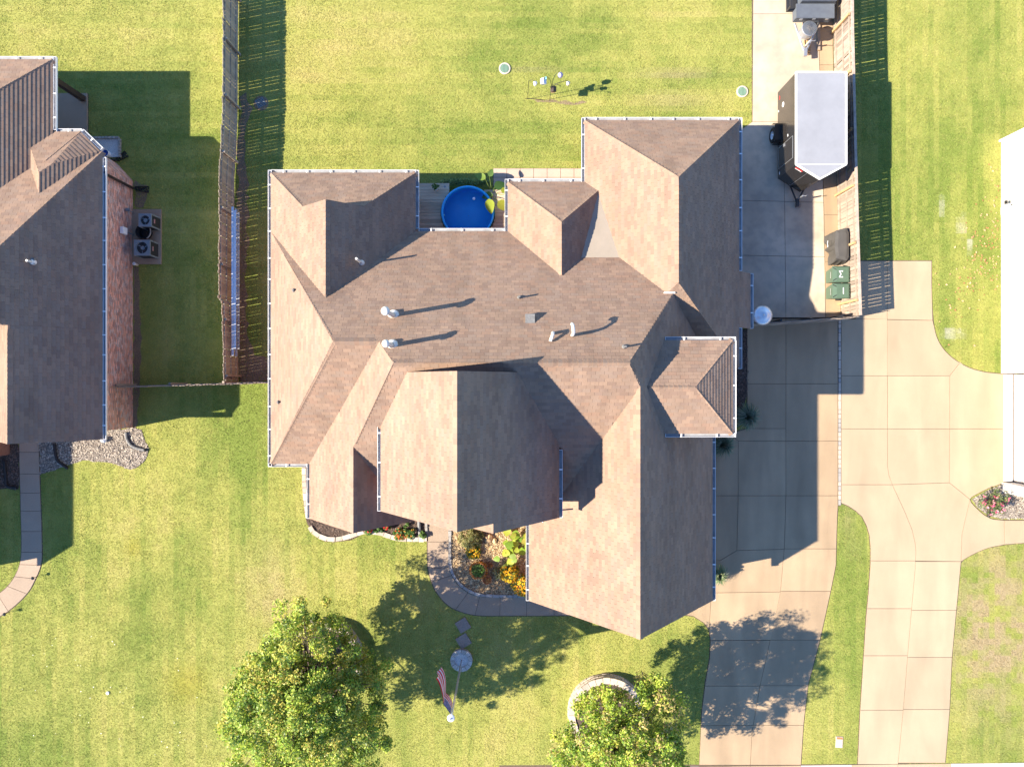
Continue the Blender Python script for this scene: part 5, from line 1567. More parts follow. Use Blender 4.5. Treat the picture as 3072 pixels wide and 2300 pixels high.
fs2 = thing('feeder_stand', 'black double hook carrying a red bird house and a pale globe feeder', 'feeder', (f1.x, f1.y, 0), 'bird feeder poles on the back lawn')
MB().tube([(0, 0, 0), (0, 0, 1.5), (-0.10, 0.1, 1.95), (-0.2, 0.15, 2.02), (-0.33, 0.12, 1.98), (-0.36, 0.1, 1.85)], 0.011, 6).build('hook', 'black_metal', fs2)
MB().tube([(0, 0, 1.5), (0.10, -0.1, 1.9), (0.22, -0.16, 1.97), (0.34, -0.15, 1.88), (0.36, -0.15, 1.75)], 0.011, 6).build('hook', 'black_metal', fs2)
MB().tube([(0, 0, 1.4), (0.1, 0.25, 1.9), (0.25, 0.38, 2.0), (0.37, 0.36, 1.9)], 0.011, 6).build('hook', 'black_metal', fs2)
MB().tube([(0, 0, 1.3), (0.25, 0.08, 1.55), (0.62, 0.16, 1.62), (0.72, 0.17, 1.52)], 0.011, 6).build('hook', 'black_metal', fs2)
def birdhouse(parent, x, y, z, m, mr):
    b = MB().box(x - 0.085, x + 0.085, y - 0.085, y + 0.085, z - 0.25, z - 0.08).build('bird_house', m, parent)
    MB().add([(x - .13, y - .12, z - .09), (x + .13, y - .12, z - .09), (x + .13, y + .12, z - .09), (x - .13, y + .12, z - .09), (x, y - .12, z + .02), (x, y + .12, z + .02)], [(0, 4, 5, 3), (1, 2, 5, 4), (0, 1, 4), (2, 3, 5), (0, 3, 2, 1)]).build('pitched_roof', mr, b)
birdhouse(fs2, -0.36, 0.08, 1.82, 'white_metal', 'white_metal')
MB().box(-0.30, -0.22, 0.16, 0.26, 1.70, 1.78).build('perch', 'teal_paint', fs2)
birdhouse(fs2, 0.10, -0.02, 1.25, 'pink_paint', 'brown_metal')
MB().lathe(0.37, 0.36, [(0.01, 1.55), (0.09, 1.60), (0.115, 1.70), (0.09, 1.80), (0.02, 1.86), (0.004, 1.87)], 16).build('globe_feeder', 'purple_paint', fs2, True)
MB().lathe(0.72, 0.16, [(0.07, 1.25), (0.075, 1.30), (0.05, 1.38), (0.085, 1.40), (0.01, 1.48)], 14).build('feeder', 'pipe_white', fs2, False)

# ------------------------------------------------------------------ drains, lids, small lawn things
def round_lid(label, u, v):
    p = P(u, v); t = thing('drain_cover', label, 'drain cover', (p.x, p.y, 0), 'green drain covers on the back lawn')
    MB().lathe(0, 0, [(0.26, 0), (0.26, 0.05), (0.21, 0.06), (0.20, 0.03), (0.01, 0.03)], 32).build('concrete_ring', 'sidewalk_concrete', t)
    g = MB().lathe(0, 0, [(0.195, 0.03), (0.195, 0.045), (0.01, 0.045)], 28).build('grate', 'drain_green', t)
    for k in range(6):
        x = -0.15 + k * 0.06; w = math.sqrt(max(0.001, 0.18 ** 2 - x * x))
        MB().box(x - 0.018, x + 0.018, -w, w, 0.045, 0.062).build('bar', 'drain_green', g)
    EXCL.append(([(p.x + .28 * math.cos(a), p.y + .28 * math.sin(a)) for a in np.linspace(0, 6.2, 20)], 0))
round_lid('round green drain cover on the open back lawn', 1514, 207)
round_lid('round green drain cover beside the parking pad', 2226, 276)
p = P(783, 310)
t = thing('drain_grate', 'square grey drain grate in the shade of the left fence', 'drain grate', (p.x, p.y, 0), rz=0.5)
MB().lathe(0, 0, [(0.34, 0.0), (0.30, 0.035), (0.01, 0.036)], 24).build('concrete_collar', 'soil', t)
for k in range(6): MB().box(-0.17, 0.17, -0.17 + k * 0.066, -0.14 + k * 0.066, 0.036, 0.06).build('bar', 'ac_grey', t)
MB().box(-0.19, -0.17, -0.19, 0.19, 0.036, 0.06).build('frame', 'ac_grey', t); MB().box(0.17, 0.19, -0.19, 0.19, 0.036, 0.06).build('frame', 'ac_grey', t)
EXCL.append(([(p.x + .34 * math.cos(a), p.y + .34 * math.sin(a)) for a in np.linspace(0, 6.2, 20)], 0))
p = P(324, 2077)
t = thing('pipe_cleanout', 'small round white pipe cap in the left lawn', 'pipe cap', (p.x, p.y, 0))
MB().lathe(0, 0, [(0.075, 0), (0.075, 0.04), (0.06, 0.055), (0.01, 0.056)], 18).build('cap', 'white_metal', t); MB().box(-0.02, 0.02, -0.02, 0.02, 0.056, 0.075).build('nut', 'white_metal', t)
p = P(2517, 2224)
t = thing('water_meter_box', 'small rectangular meter box lid in the grass strip', 'meter lid', (p.x, p.y, 0), rz=-0.05)
MB().box(-0.16, 0.16, -0.25, 0.25, -0.02, 0.03).build('frame', 'stone_pale', t); MB().box(-0.13, 0.13, -0.22, 0.22, 0.03, 0.04).build('lid', 'sidewalk_concrete', t)
MB().box(-0.13, 0.13, 0.13, 0.22, 0.04, 0.045).build('rust', 'terracotta', t)
EXCL.append((rect(p.x - .17, p.x + .17, p.y - .26, p.y + .26), 0))
for lb, u, v in (('black path light at the bend of the left walk', 114, 1727), ('black path light at the end of the left walk', 30, 1834)):
    p = P(u, v); t = thing('path_light', lb, 'path light', (p.x, p.y, 0), 'path lights by the left walk')
    MB().tube([(0, 0, 0), (0, 0, 0.36)], 0.012, 6).build('stake', 'black_metal', t); MB().lathe(0, 0, [(0.02, 0.34), (0.075, 0.36), (0.07, 0.385), (0.01, 0.42)], 14).build('shade', 'black_metal', t)
p = P(3010, 640)
t = thing('hose_reel', 'white wall mounted hose reel on the right house', 'hose reel', (rx - 0.01, p.y, 0.55))
MB().box(-0.10, 0.0, -0.32, 0.30, 0.0, 0.07).build('bracket', 'white_metal', t); MB().box(-0.42, -0.04, -0.22, 0.10, 0.06, 0.36).build('housing', 'white_metal', t)
MB().lathe(0, 0, [(0.15, -0.02), (0.15, 0.02), (0.01, 0.02)], 20, M=Matrix.Translation((-0.25, 0.16, 0.2)) @ Matrix.Rotation(math.pi / 2, 4, 'X')).build('drum', 'white_metal', t)
MB().box(-0.36, -0.28, 0.22, 0.36, 0.2, 0.3).build('crank', 'black_plastic', t)

# ------------------------------------------------------------------ edging stones of the front beds
def edging(label, px, m, w=0.2, ln=0.3, h=0.09):
    pts = [Vector(G(*p)) for p in smooth_px(px, 8)]
    t = thing('stone_edging', label, 'stone edging', (pts[0].x, pts[0].y, 0))
    acc = 0; start = 0; o = pts[0]
    seg = [pts[0]]
    dist = [0]
    for a, b in zip(pts, pts[1:]): dist.append(dist[-1] + (b - a).length)
    def at(s):
        for i in range(len(pts) - 1):
            if dist[i + 1] >= s: return pts[i].lerp(pts[i + 1], (s - dist[i]) / max(1e-6, dist[i + 1] - dist[i]))
        return pts[-1]
    s = 0
    while s < dist[-1] - 0.08:
        l = ln * random.uniform(0.75, 1.25); e = min(s + l, dist[-1])
        a, b = at(s + 0.008), at(e - 0.008); d = (b - a)
        if d.length > 0.05:
            d.normalize(); n_ = Vector((-d.y, d.x)) * (w / 2) * random.uniform(0.85, 1.1)
            q = [tuple(a - n_ - o), tuple(b - n_ * random.uniform(.85, 1.1) - o), tuple(b + n_ * random.uniform(.85, 1.1) - o), tuple(a + n_ - o)]
            MB().prism(q, 0, h + random.uniform(-0.02, 0.02), g1(0.8, 1.2)).build('stone', m, t)
        s = e
    return t


edging('pale stone edging curving along the front left bed', ((930, 1578), (944, 1598), (975, 1613), (1012, 1616), (1050, 1607), (1092, 1594), (1138, 1597), (1180, 1611), (1225, 1617), (1281, 1616)), 'stone_pale', 0.2, 0.32)
edging('short line of pale stones beside the left bay wall', ((913, 1402), (914, 1450), (919, 1500), (924, 1552)), 'stone_pale', 0.2, 0.28)
edging('short stone edging left of the front walk', ((1279, 1566), (1280, 1610)), 'stone_grey', 0.12, 0.26)
edging('grey paver edging on the inner side of the front walk', ((1350, 1570), (1350, 1640), (1350, 1690), (1357, 1716), (1375, 1745), (1397, 1764), (1422, 1777), (1452, 1784), (1520, 1786), (1592, 1786)), 'stone_grey', 0.13, 0.27)


# ------------------------------------------------------------------ plants
def shrub(name, label, cat, u, v, r, h, cols, n=40, n_per=40, leaf=0.06, seed=1, group=None, flowers=None, fcols=None, nf=0, fsize=0.05, zb=0.02):
    p = P(u, v); rr = random.Random(seed)
    t = thing(name, label, cat, (p.x, p.y, zb), group)
    cen = []; st = MB()
    for i in range(n):
        a = rr.uniform(0, 6.283); q = math.sqrt(rr.uniform(0, 1)) * r
        z = h * (0.35 + 0.65 * (1 - (q / r) ** 2)) * rr.uniform(0.5, 1.0)
        cen.append((q * math.cos(a), q * math.sin(a), z))
        if i % 3 == 0: st.tube([(q * .2 * math.cos(a), q * .2 * math.sin(a), 0), cen[-1]], 0.008, 4)
    st.build('stem', 'bark', t)
    leaves('foliage', cen, [max(0.06, r * 0.28)] * n, n_per, leaf, cols, t, seed=seed)
    if nf:
        fc = []
        for i in range(nf):
            a = rr.uniform(0, 6.283); q = math.sqrt(rr.uniform(0, 1)) * r * 1.05
            fc.append((q * math.cos(a), q * math.sin(a), h * (0.45 + 0.7 * (1 - (q / r) ** 2))))
        leaves('blossom', fc, [0.035] * nf, 9, fsize, fcols, t, 'petal', flat=0.8, seed=seed + 1)
    return t


def grass_clump(label, u, v, r, h, cols, n=260, seed=1, group='ornamental grasses by the driveway'):
    p = P(u, v); r_ = np.random.default_rng(seed)
    t = thing('ornamental_grass', label, 'ornamental grass', (p.x, p.y, 0.02), group)
    a = r_.uniform(0, 2 * np.pi, n); ln = r * r_.uniform(0.5, 1.1, n); hh = h * r_.uniform(0.6, 1.05, n); w = 0.012
    V = []; F = []; cc = []
    for i in range(n):
        d = np.array([np.cos(a[i]), np.sin(a[i]), 0]); s = np.array([-d[1], d[0], 0]) * w
        b0 = d * 0.06; m1 = d * ln[i] * 0.45 + [0, 0, hh[i]]; e = d * ln[i] + [0, 0, hh[i] * r_.uniform(0.45, 0.8)]
        k = len(V)
        V += [b0 - s, b0 + s, m1 - s, m1 + s, e - s * .4, e + s * .4]; F += [(k, k + 1, k + 3, k + 2), (k + 2, k + 3, k + 5, k + 4)]
        c = np.array(cols[r_.integers(0, len(cols))]) * r_.uniform(0.7, 1.3); cc += [c, c]
    soup('blade', np.array(V), np.array(F), np.array(cc), 'leaf', t)
    MB().lathe(0, 0, [(0.09, 0), (0.07, 0.12), (0.01, 0.14)], 12).build('crown_base', 'straw', t)


def big_leaf(parent, tip, base, width, col, name='leaf', lobes=1):
    """one broad leaf: base and tip points, cupped blade with a midrib fold"""
    b, t = Vector(base), Vector(tip); d = t - b; L_ = d.length; d.normalize()
    s = d.cross(Vector((0, 0, 1))).normalized(); n_ = s.cross(d)
    mb = MB(); prof = ((0, .12), (.12, .75), (.3, 1.0), (.5, .92), (.7, .68), (.88, .34), (1, .02))
    vs = []
    for q, w in prof:
        c = b + d * (L_ * q) - Vector((0, 0, 1)) * (0.10 * L_ * q * q)
        k = width / 2 * w * (1 + 0.12 * math.sin(q * 22) * (lobes > 1))
        vs += [tuple(c + s * k + n_ * 0.10 * width * w), tuple(c), tuple(c - s * k + n_ * 0.10 * width * w)]
    fs = []
    for i in range(len(prof) - 1):
        fs += [(i * 3, i * 3 + 1, i * 3 + 4, i * 3 + 3), (i * 3 + 1, i * 3 + 2, i * 3 + 5, i * 3 + 4)]
    mb.add(vs, fs, tuple(c * random.uniform(.85, 1.15) for c in col))
    return mb.build(name, 'leaf', parent, True)


p = P(1478, 592)
ee = thing('elephant_ear', 'elephant ear plant with big leaves at the pool corner', 'plant', (p.x, p.y, 0.0))
for (du, dv, h, L_, w, ang, col) in ((-22, -55, 1.0, .55, .34, 2.6, (.17, .26, .05)), (-10, -62, 1.1, .40, .26, 1.2, (.16, .22, .05)), (5, -30, 0.9, .55, .42, .4, (.07, .14, .035)), (25, -18, 1.0, .40, .28, .3, (.36, .38, .05)), (-12, 5, 1.15, .62, .42, 4.9, (.30, .36, .05)), (16, 12, 1.1, .58, .44, 5.6, (.30, .34, .05)), (40, -10, 0.8, .5, .34, 6.0, (.08, .14, .03)), (0, -8, 0.7, .5, .36, 3.3, (.10, .18, .04))):
    q = P(p.x * 0 + 1478 + du, 592 + dv, h) - p
    b = Vector((q.x, q.y, h)); tip = b + Vector((math.cos(ang), math.sin(ang), -0.25)) * L_
    lf = big_leaf(ee, tip, b, w, col)
    MB().tube([(0.03 * math.cos(ang), 0.03 * math.sin(ang), 0), (b.x * 0.5, b.y * 0.5, h * 0.7), tuple(b)], [0.018, 0.014, 0.009], 6, (.2, .28, .08)).build('stalk', 'leaf', ee)
p = P(1543, 1632)
sq = thing('squash_vine', 'sprawling squash vine with broad yellow green leaves by the garage', 'plant', (p.x, p.y, 0.02))
rr = random.Random(4)
for i in range(34):
    u_, v_ = rr.uniform(-52, 48), rr.uniform(-48, 36)
    if u_ < -20 and v_ < -10: continue
    h = rr.uniform(0.25, 0.7); ang = rr.uniform(0, 6.28); L_ = rr.uniform(.25, .42)
    b = Vector((u_ / 66.5, -v_ / 66.5, h))
    big_leaf(sq, b + Vector((math.cos(ang), math.sin(ang), -0.15)) * L_, b, L_ * 0.95, rr.choice(((.32, .42, .05), (.40, .46, .07), (.22, .32, .05), (.46, .44, .10))), lobes=2)
for i in range(6):
    a = rr.uniform(0, 6.28)
    MB().tube([(0, 0, 0.1), (0.4 * math.cos(a), 0.35 * math.sin(a), 0.3), (0.75 * math.cos(a + .3), 0.6 * math.sin(a + .3), 0.25)], 0.012, 5, (.3, .34, .1)).build('vine', 'leaf', sq)
OL = [(0.20, 0.21, 0.07), (0.28, 0.26, 0.09), (0.13, 0.15, 0.05), (0.33, 0.29, 0.12)]
shrub('shrub', 'rounded olive green shrub by the front door walk', 'shrub', 1411, 1606, 0.52, 0.75, OL, 60, 60, 0.05, 11)
YG_ = [(0.26, 0.30, 0.05), (0.36, 0.36, 0.06), (0.17, 0.22, 0.04)]
YF = [(0.75, 0.48, 0.02), (0.80, 0.58, 0.03), (0.70, 0.36, 0.02)]
shrub('flower_bush', 'tall yellow flowering bush beside the garage wall', 'flower bush', 1528, 1712, 0.40, 0.9, YG_, 40, 45, 0.055, 12, 'yellow flowers in the front bed', nf=90, fcols=YF, fsize=0.055)
shrub('flower_bush', 'lower yellow orange flowering bush under the garage gutter', 'flower bush', 1568, 1748, 0.50, 0.75, YG_, 45, 45, 0.055, 13, 'yellow flowers in the front bed', nf=110, fcols=YF + [(0.7, 0.25, 0.02)], fsize=0.055)
shrub('flower_bush', 'small marigold patch beside the olive shrub', 'flower bush', 1420, 1653, 0.34, 0.3, [(0.10, 0.20, 0.035), (0.16, 0.24, 0.04)], 26, 36, 0.05, 14, 'yellow flowers in the front bed', nf=45, fcols=YF, fsize=0.06)
shrub('flower_bush', 'pale straggly plant between potted flowers and yellow bushes', 'flower bush', 1497, 1716, 0.30, 0.4, [(0.28, 0.27, 0.13), (0.2, 0.2, 0.08)], 18, 30, 0.05, 15)
p = P(1436, 1704)
pt = thing('flower_pot', 'round terracotta pot ringed with orange flowers in the front bed', 'flower pot', (p.x, p.y, 0.02))
MB().lathe(0, 0, [(0.22, 0), (0.31, 0.33), (0.35, 0.34), (0.35, 0.38), (0.31, 0.38), (0.27, 0.3), (0.01, 0.3)], 28).build('pot', 'terracotta', pt)
leaves('foliage', [(0.23 * math.cos(a) * q, 0.23 * math.sin(a) * q, 0.38) for a in np.linspace(0, 6, 16) for q in (0.4, 1)], [0.09] * 32, 26, 0.06, [(0.16, 0.28, 0.05), (0.24, 0.34, 0.07), (0.10, 0.18, 0.04)], pt, seed=3)
leaves('blossom', [(0.37 * math.cos(a), 0.37 * math.sin(a), 0.33 + 0.05 * math.sin(5 * a)) for a in np.linspace(0, 6.2, 40)], [0.05] * 40, 10, 0.055, [(0.60, 0.24, 0.03), (0.66, 0.34, 0.04), (0.45, 0.16, 0.03)], pt, 'petal', seed=4)
for lb, u, v in (('small terracotta pot lower right of the round flower pot', 1462, 1733), ('tiny terracotta pot right of the round flower pot', 1471, 1693)):
    p = P(u, v); t = thing('clay_pot', lb, 'pot', (p.x, p.y, 0.02), 'small clay pots in the front bed')
    k = 0.19 if 'small' in lb[:5] else 0.11
    MB().lathe(0, 0, [(k * .7, 0), (k, k * 1.4), (k * 1.1, k * 1.45), (k * 1.1, k * 1.6), (k * .95, k * 1.6), (k * .8, k * 1.2), (0.01, k * 1.2)], 20).build('pot', 'terracotta', t)
    leaves('dry_plant', [(0, 0, k * 1.6), (k * .4, 0, k * 1.7)], [k * .8] * 2, 30, 0.06, [(0.5, 0.22, 0.06), (0.4, 0.17, 0.05)], t, 'petal', seed=6)
for lb, u, v, s in (('larger yellow boulder behind the olive shrub', 1467, 1613, 0.17), ('smaller pale boulder next to the squash vine', 1484, 1620, 0.11), ('pale flat rock at the garage corner of the bed', 1574, 1657, 0.12)):
    p = P(u, v); t = thing('boulder', lb, 'rock', (p.x, p.y, 0), 'rocks in the front bed')
    mb = MB(); mb.lathe(0, 0, [(s * .9, 0), (s * 1.1, s * .5), (s * .9, s * 1.1), (s * .4, s * 1.4), (0.01, s * 1.45)], 9, (1.2, 1.0, .7))
    mb.v = [(x * random.uniform(.85, 1.15), y * random.uniform(1.0, 1.3), z * random.uniform(.9, 1.1)) for x, y, z in mb.v]
    mb.build('rock', 'stone_pale', t)
GR = [(0.10, 0.20, 0.04), (0.16, 0.26, 0.06), (0.07, 0.14, 0.03)]
for lb, u, v, r, fc, nf in (('green leafy plant with no flowers in the left bed', 1138, 1583, .22, None, 0), ('orange flowering plant next to the stone edging', 1200, 1600, .26, [(.65, .22, .03), (.62, .10, .03)], 22), ('large green clump in the left bed', 1226, 1590, .36, [(.6, .3, .05)], 6), ('red flowering plant against the bay', 1163, 1575, .16, [(.55, .03, .03)], 18), ('pale green tuft near the bay corner', 1108, 1587, .20, [(.55, .05, .04)], 6), ('low plant by the walk end of the left bed', 1270, 1602, .14, None, 0)):
    shrub('bedding_plant', lb, 'plant', u, v, r, 0.34, GR, 22, 40, 0.055, int(u), 'bedding plants in the front left bed', nf=nf, fcols=fc or YF, fsize=0.05)
grass_clump('shaded ornamental grass below the small side roof', 2228, 1248, 0.62, 0.95, [(0.22, 0.27, 0.17), (0.14, 0.20, 0.11), (0.34, 0.34, 0.24)], 420, 1)
grass_clump('ornamental grass against the garage wall in shade', 2155, 1330, 0.62, 0.9, [(0.20, 0.26, 0.15), (0.14, 0.20, 0.11), (0.32, 0.33, 0.22)], 420, 2)
grass_clump('sunny ornamental grass at the garage front corner', 2146, 1715, 0.48, 0.85, [(0.24, 0.32, 0.16), (0.18, 0.26, 0.11), (0.40, 0.42, 0.28)], 380, 3)
hd = thing('hedge', 'low clipped hedge strip behind the round pool', 'hedge', (*P(1400, 553).xy, 0))
leaves('foliage', [(x, random.uniform(-.08, .08), random.uniform(.2, .5)) for x in np.linspace(-1.1, 1.0, 60)], [0.13] * 60, 40, 0.05, [(0.14, 0.22, 0.08), (0.20, 0.29, 0.11), (0.09, 0.15, 0.05)], hd, seed=8)
hs = MB()
for x in np.linspace(-1.0, 0.9, 12): hs.tube([(x, 0, 0), (x + .05, 0, .4)], .012, 5)
hs.build('stem', 'bark', hd)
p = P(1308, 568, .55)
t = thing('potted_plant', 'small green plant in a pot on the shaded deck', 'plant', (p.x, p.y, .553))
MB().lathe(0, 0, [(.06, 0), (.085, .13), (.09, .14), (.07, .14), (.01, .12)], 16).build('pot', 'white_metal', t)
leaves('foliage', [(0, 0, .2), (.05, .05, .25), (-.05, .08, .22)], [.11] * 3, 22, .09, GR, t, seed=9)
p = P(2957, 1500)
rs = thing('rose_bush', 'pink rose bush at the corner of the right garage', 'rose bush', (p.x, p.y, .02))
rr = random.Random(9); cen = []; st = MB()
for i in range(46):
    a = rr.uniform(0, 6.28); q = math.sqrt(rr.random()) * .62; cen.append((q * math.cos(a), q * math.sin(a) * .9, rr.uniform(.3, 1.0))); st.tube([(0, 0, 0), cen[-1]], .009, 4)
st.build('stem', 'bark', rs)
leaves('foliage', cen, [.15] * 46, 22, .06, [(.12, .18, .05), (.2, .25, .08), (.07, .11, .035)], rs, seed=10)
leaves('blossom', [(x, y, z + .12) for x, y, z in cen[:30]], [.05] * 30, 9, .07, [(.72, .22, .30), (.78, .36, .42), (.66, .10, .20)], rs, 'petal', seed=11)
# the low limestone marker beside it
p = P(2962, 1540)
t = thing('drain_elbow', 'short dark drain pipe ending beside the rose bush', 'pipe', (p.x, p.y, 0))
MB().tube([(0, .28, .09), (0, .05, .09), (.01, -.08, .07)], .06, 10).build('pipe', 'brown_metal', t); MB().tube([(.01, -.08, .07), (.01, -.13, .065)], .075, 10).build('outlet', 'black_plastic', t)

# ------------------------------------------------------------------ lawn: one ground sheet to the horizon, blades on the visible part
def gauss(x, y, u, v, su, sv):
    cx, cy = G(u, v); return np.exp(-(((x - cx) / (su / 66.5)) ** 2 + ((y - cy) / (sv / 66.5)) ** 2))


def lawn_col(x, y):
    xr, yr_ = x * 0.8 - y * 0.6, x * 0.6 + y * 0.8
    big = fbm(xr * 0.22 + 3, yr_ * 0.22, 1, 4); mid = fbm(yr_ * 0.9 + 7, xr * 0.9, 5, 4); fine = fbm(xr * 3.5, yr_ * 3.5, 9, 2)
    wx = 0.5 * (fbm(x * 0.5, y * 0.5, 61, 2) - 0.5); hs_ = fbm(x * 0.12, (y + wx) * 2.1, 21, 3); vs_ = fbm((x + wx) * 2.1, y * 0.12, 31, 3)
    back = 1 / (1 + np.exp(-(y - 5) * 1.5))
    right = 1 / (1 + np.exp(-(x - 14.5) * 3))
    st_ = np.where(right > 0.5, vs_, hs_ * back + vs_ * (1 - back))
    ln_ = np.where((right > 0.5) | (back < 0.5), vnoise((x + wx * 0.3) * 7.0, y * 0.25, 131), vnoise(x * 0.25, (y + wx * 0.3) * 7.0, 132))
    d = 0.31 + 0.7 * (big - 0.5) + 0.45 * (mid - 0.5) + 0.4 * (st_ - 0.5) + 0.25 * (fine - 0.5) + 0.26 * (ln_ - 0.5)
    d = d + 0.10 * back * (1 - right)
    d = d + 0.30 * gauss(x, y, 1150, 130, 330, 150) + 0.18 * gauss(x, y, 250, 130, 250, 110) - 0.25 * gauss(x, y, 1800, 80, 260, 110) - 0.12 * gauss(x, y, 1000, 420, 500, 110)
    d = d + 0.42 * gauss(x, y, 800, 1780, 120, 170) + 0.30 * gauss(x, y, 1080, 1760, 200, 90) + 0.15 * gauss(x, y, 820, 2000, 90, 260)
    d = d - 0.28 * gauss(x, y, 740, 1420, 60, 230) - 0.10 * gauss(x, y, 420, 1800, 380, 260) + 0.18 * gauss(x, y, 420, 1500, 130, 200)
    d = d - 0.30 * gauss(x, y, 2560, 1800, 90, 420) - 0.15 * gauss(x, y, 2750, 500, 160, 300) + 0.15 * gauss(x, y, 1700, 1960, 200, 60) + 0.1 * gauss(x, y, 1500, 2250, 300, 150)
    tanw = 1.1 * gauss(x, y, 2990, 1880, 150, 250) * np.clip(fbm(xr * 2.2, yr_ * 2.2, 44, 3) * 3.2 - 0.95, 0, 1)
    tanw = tanw + 0.5 * gauss(x, y, 800, 1770, 70, 120) * np.clip(mid * 2 - 0.4, 0, 1) + 0.35 * gauss(x, y, 2020, 300, 110, 25) + 0.5 * gauss(x, y, 2030, 222, 100, 14) + 0.35 * gauss(x, y, 1590, 205, 90, 8) + 0.5 * gauss(x, y, 2545, 1560, 20, 60) * mid + 0.4 * gauss(x, y, 2560, 1640, 30, 40) * mid
    d = np.clip(d, 0, 1)[:, None]; tw = np.clip(tanw, 0, 0.9)[:, None]
    g0, g1_, g2 = np.array([0.215, 0.275, 0.058]), np.array([0.395, 0.395, 0.108]), np.array([0.50, 0.43, 0.16])
    c = np.where(d < 0.5, g0 + (g1_ - g0) * d * 2, g1_ + (g2 - g1_) * (d * 2 - 1))
    yw = np.clip(gauss(x, y, 560, 2050, 60, 60) + gauss(x, y, 400, 1640, 22, 30) + gauss(x, y, 960, 250, 300, 200) * 0.3, 0, 1)[:, None]
    c = c * (1 - 0.5 * yw) + np.array([0.36, 0.31, 0.04]) * 0.5 * yw
    pale = np.clip((gauss(x, y, 2822, 610, 14, 40) + gauss(x, y, 2885, 680, 12, 38) + gauss(x, y, 2860, 1000, 30, 26) + gauss(x, y, 2910, 735, 10, 30)) * 2.2 * fbm(x * 3, y * 3, 55, 3) - 0.35, 0, 0.6)[:, None]
    c = c * (1 - pale) + np.array([0.52, 0.50, 0.42]) * pale
    # mowing ruts worn along the boundary line left of the middle house
    return (c * (1 - tw) + np.array([0.42, 0.325, 0.20]) * tw)


gx = np.concatenate([[-400, -120, -50], np.arange(-26, 26.01, 0.25), [50, 120, 400]]); gy = np.concatenate([[-400, -120, -40], np.arange(-20, 20.01, 0.25), [40, 120, 400]])
XX, YY = np.meshgrid(gx, gy)
V = np.stack([XX.ravel(), YY.ravel(), np.zeros(XX.size)], 1)
nx, ny = len(gx), len(gy)
ii = (np.arange(ny - 1)[:, None] * nx + np.arange(nx - 1)[None, :]).ravel()
Fq = np.stack([ii, ii + 1, ii + nx + 1, ii + nx], 1)
fcx = V[Fq].mean(1)
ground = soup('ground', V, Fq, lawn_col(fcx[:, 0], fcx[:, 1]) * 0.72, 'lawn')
ground['kind'] = 'structure'; ground['label'] = 'mown lawn ground reaching beyond the picture'

RES = 0.025; GX0, GY0, GX1, GY1 = -24.5, -18.6, 24.5, 18.6
W_, H_ = int((GX1 - GX0) / RES), int((GY1 - GY0) / RES)
keep = np.ones((H_, W_), np.float32)
for poly, kp in EXCL:
    xs_ = [p[0] for p in poly]; ys_ = [p[1] for p in poly]
    i0, i1 = max(0, int((min(xs_) - GX0) / RES)), min(W_, int((max(xs_) - GX0) / RES) + 2)
    j0, j1 = max(0, int((min(ys_) - GY0) / RES)), min(H_, int((max(ys_) - GY0) / RES) + 2)
    if i1 <= i0 or j1 <= j0: continue
    cx_, cy_ = np.meshgrid(GX0 + (np.arange(i0, i1) + .5) * RES, GY0 + (np.arange(j0, j1) + .5) * RES)
    ins = inpoly(cx_.ravel(), cy_.ravel(), [tuple(p) for p in poly]).reshape(cx_.shape)
    sub = keep[j0:j1, i0:i1]; sub[ins] = np.minimum(sub[ins], kp)
NB = 1400000
bx, by = rng.uniform(GX0, GX1, NB), rng.uniform(GY0, GY1, NB)
kp = keep[np.clip(((by - GY0) / RES).astype(int), 0, H_ - 1), np.clip(((bx - GX0) / RES).astype(int), 0, W_ - 1)]
kp = np.where((kp > 0) & (kp < 0.9), np.clip(kp + (fbm(bx * 1.3, by * 1.3, 91, 3) - 0.5) * 2.2, 0.02, 1), kp)
dens = 0.55 + 0.6 * fbm(bx * 5, by * 5, 71, 2)
# worn ruts: fewer blades
rut = gauss(bx, by, 707, 1450, 2.0, 260) + 0.6 * gauss(bx, by, 737, 1560, 1.6, 160) + 0.9 * gauss(bx, by, 512, 70, 4.5, 75)
ok = rng.uniform(0, 1, NB) < kp * np.clip(dens, 0, 1) * (1 - 0.9 * np.clip(rut, 0, 1))
bx, by = bx[ok], by[ok]; n = len(bx)
az = rng.uniform(0, 2 * np.pi, n); hgt = rng.uniform(0.022, 0.05, n) * (0.7 + 0.6 * fbm(bx * 2.5, by * 2.5, 81, 2)); wid = rng.uniform(0.007, 0.014, n); lean = rng.uniform(0.6, 2.2, n)
d = np.stack([np.cos(az), np.sin(az)], 1); s = np.stack([-d[:, 1], d[:, 0]], 1)
b = np.stack([bx, by, np.zeros(n)], 1)
v0 = b.copy(); v1 = b.copy(); v2 = b.copy()
v0[:, :2] -= s * wid[:, None]; v1[:, :2] += s * wid[:, None]
v2[:, :2] += d * (hgt * lean)[:, None]; v2[:, 2] = hgt
V = np.stack([v0, v1, v2], 1).reshape(-1, 3)
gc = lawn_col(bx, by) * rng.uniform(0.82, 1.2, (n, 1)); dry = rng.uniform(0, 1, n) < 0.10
gc[dry] = gc[dry] * 0.5 + np.array([0.42, 0.34, 0.16]) * 0.5
grass = soup('grass', V, np.arange(3 * n).reshape(n, 3), gc, 'grass')
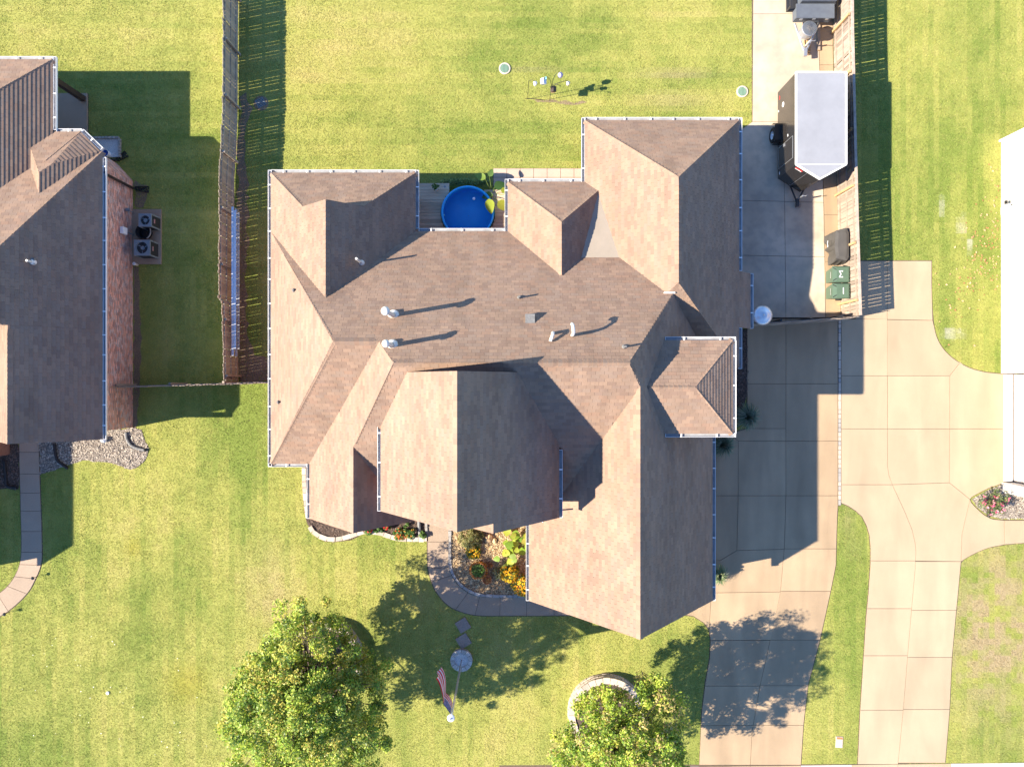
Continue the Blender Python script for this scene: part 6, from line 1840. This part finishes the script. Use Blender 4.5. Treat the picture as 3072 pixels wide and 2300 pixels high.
tag(grass, 'short yellow green lawn grass around the houses', kind='stuff')

# fallen leaves along the right house, pale clover heads on the left lawn
k = 420
cu = np.concatenate([rng.normal(2960, 35, 120), rng.normal(2900, 55, 50), rng.normal(2985, 15, 40)]); cv = np.concatenate([rng.normal(760, 60, 120), rng.normal(880, 80, 50), rng.normal(620, 60, 40)])
lx, ly = (cu - 1536) / 66.56, (1150 - cv) / 66.56
okl = (lx < 21.9) & (lx > 15.5) & (keep[np.clip(((ly - GY0) / RES).astype(int), 0, H_ - 1), np.clip(((lx - GX0) / RES).astype(int), 0, W_ - 1)] > 0.5)
lx, ly = lx[okl], ly[okl]; k = len(lx)
a = rng.uniform(0, 6.28, k); sz = rng.uniform(0.03, 0.065, k)
c = np.stack([lx, ly, rng.uniform(0.03, 0.055, k)], 1); e = np.stack([np.cos(a), np.sin(a), rng.uniform(-.3, .3, k)], 1) * sz[:, None]; f = np.stack([-np.sin(a), np.cos(a), rng.uniform(-.3, .3, k)], 1) * (sz * .7)[:, None]
o = soup('fallen_leaves', np.stack([c - e, c + f, c + e, c - f], 1).reshape(-1, 3), np.arange(4 * k).reshape(k, 4), np.array([(0.45, 0.26, 0.12), (0.55, 0.36, 0.20), (0.36, 0.18, 0.08)])[rng.integers(0, 3, k)], 'litter')
tag(o, 'dry brown leaves scattered on the right lawn', kind='stuff')
k = 46
cu = rng.uniform(60, 640, k); cv = rng.uniform(1900, 2300, k)
c = np.stack([(cu - 1536) / 66.56, (1150 - cv) / 66.56, np.full(k, 0.05)], 1); sz = rng.uniform(0.012, 0.03, k); a = rng.uniform(0, 6.28, k)
e = np.stack([np.cos(a), np.sin(a), 0 * a], 1) * sz[:, None]; f = np.stack([-np.sin(a), np.cos(a), 0 * a], 1) * sz[:, None]
o = soup('clover_heads', np.stack([c - e, c + f, c + e, c - f], 1).reshape(-1, 3), np.arange(4 * k).reshape(k, 4), np.tile([0.7, 0.68, 0.6], (k, 1)), 'litter')
tag(o, 'tiny pale clover heads on the left lawn', kind='stuff')
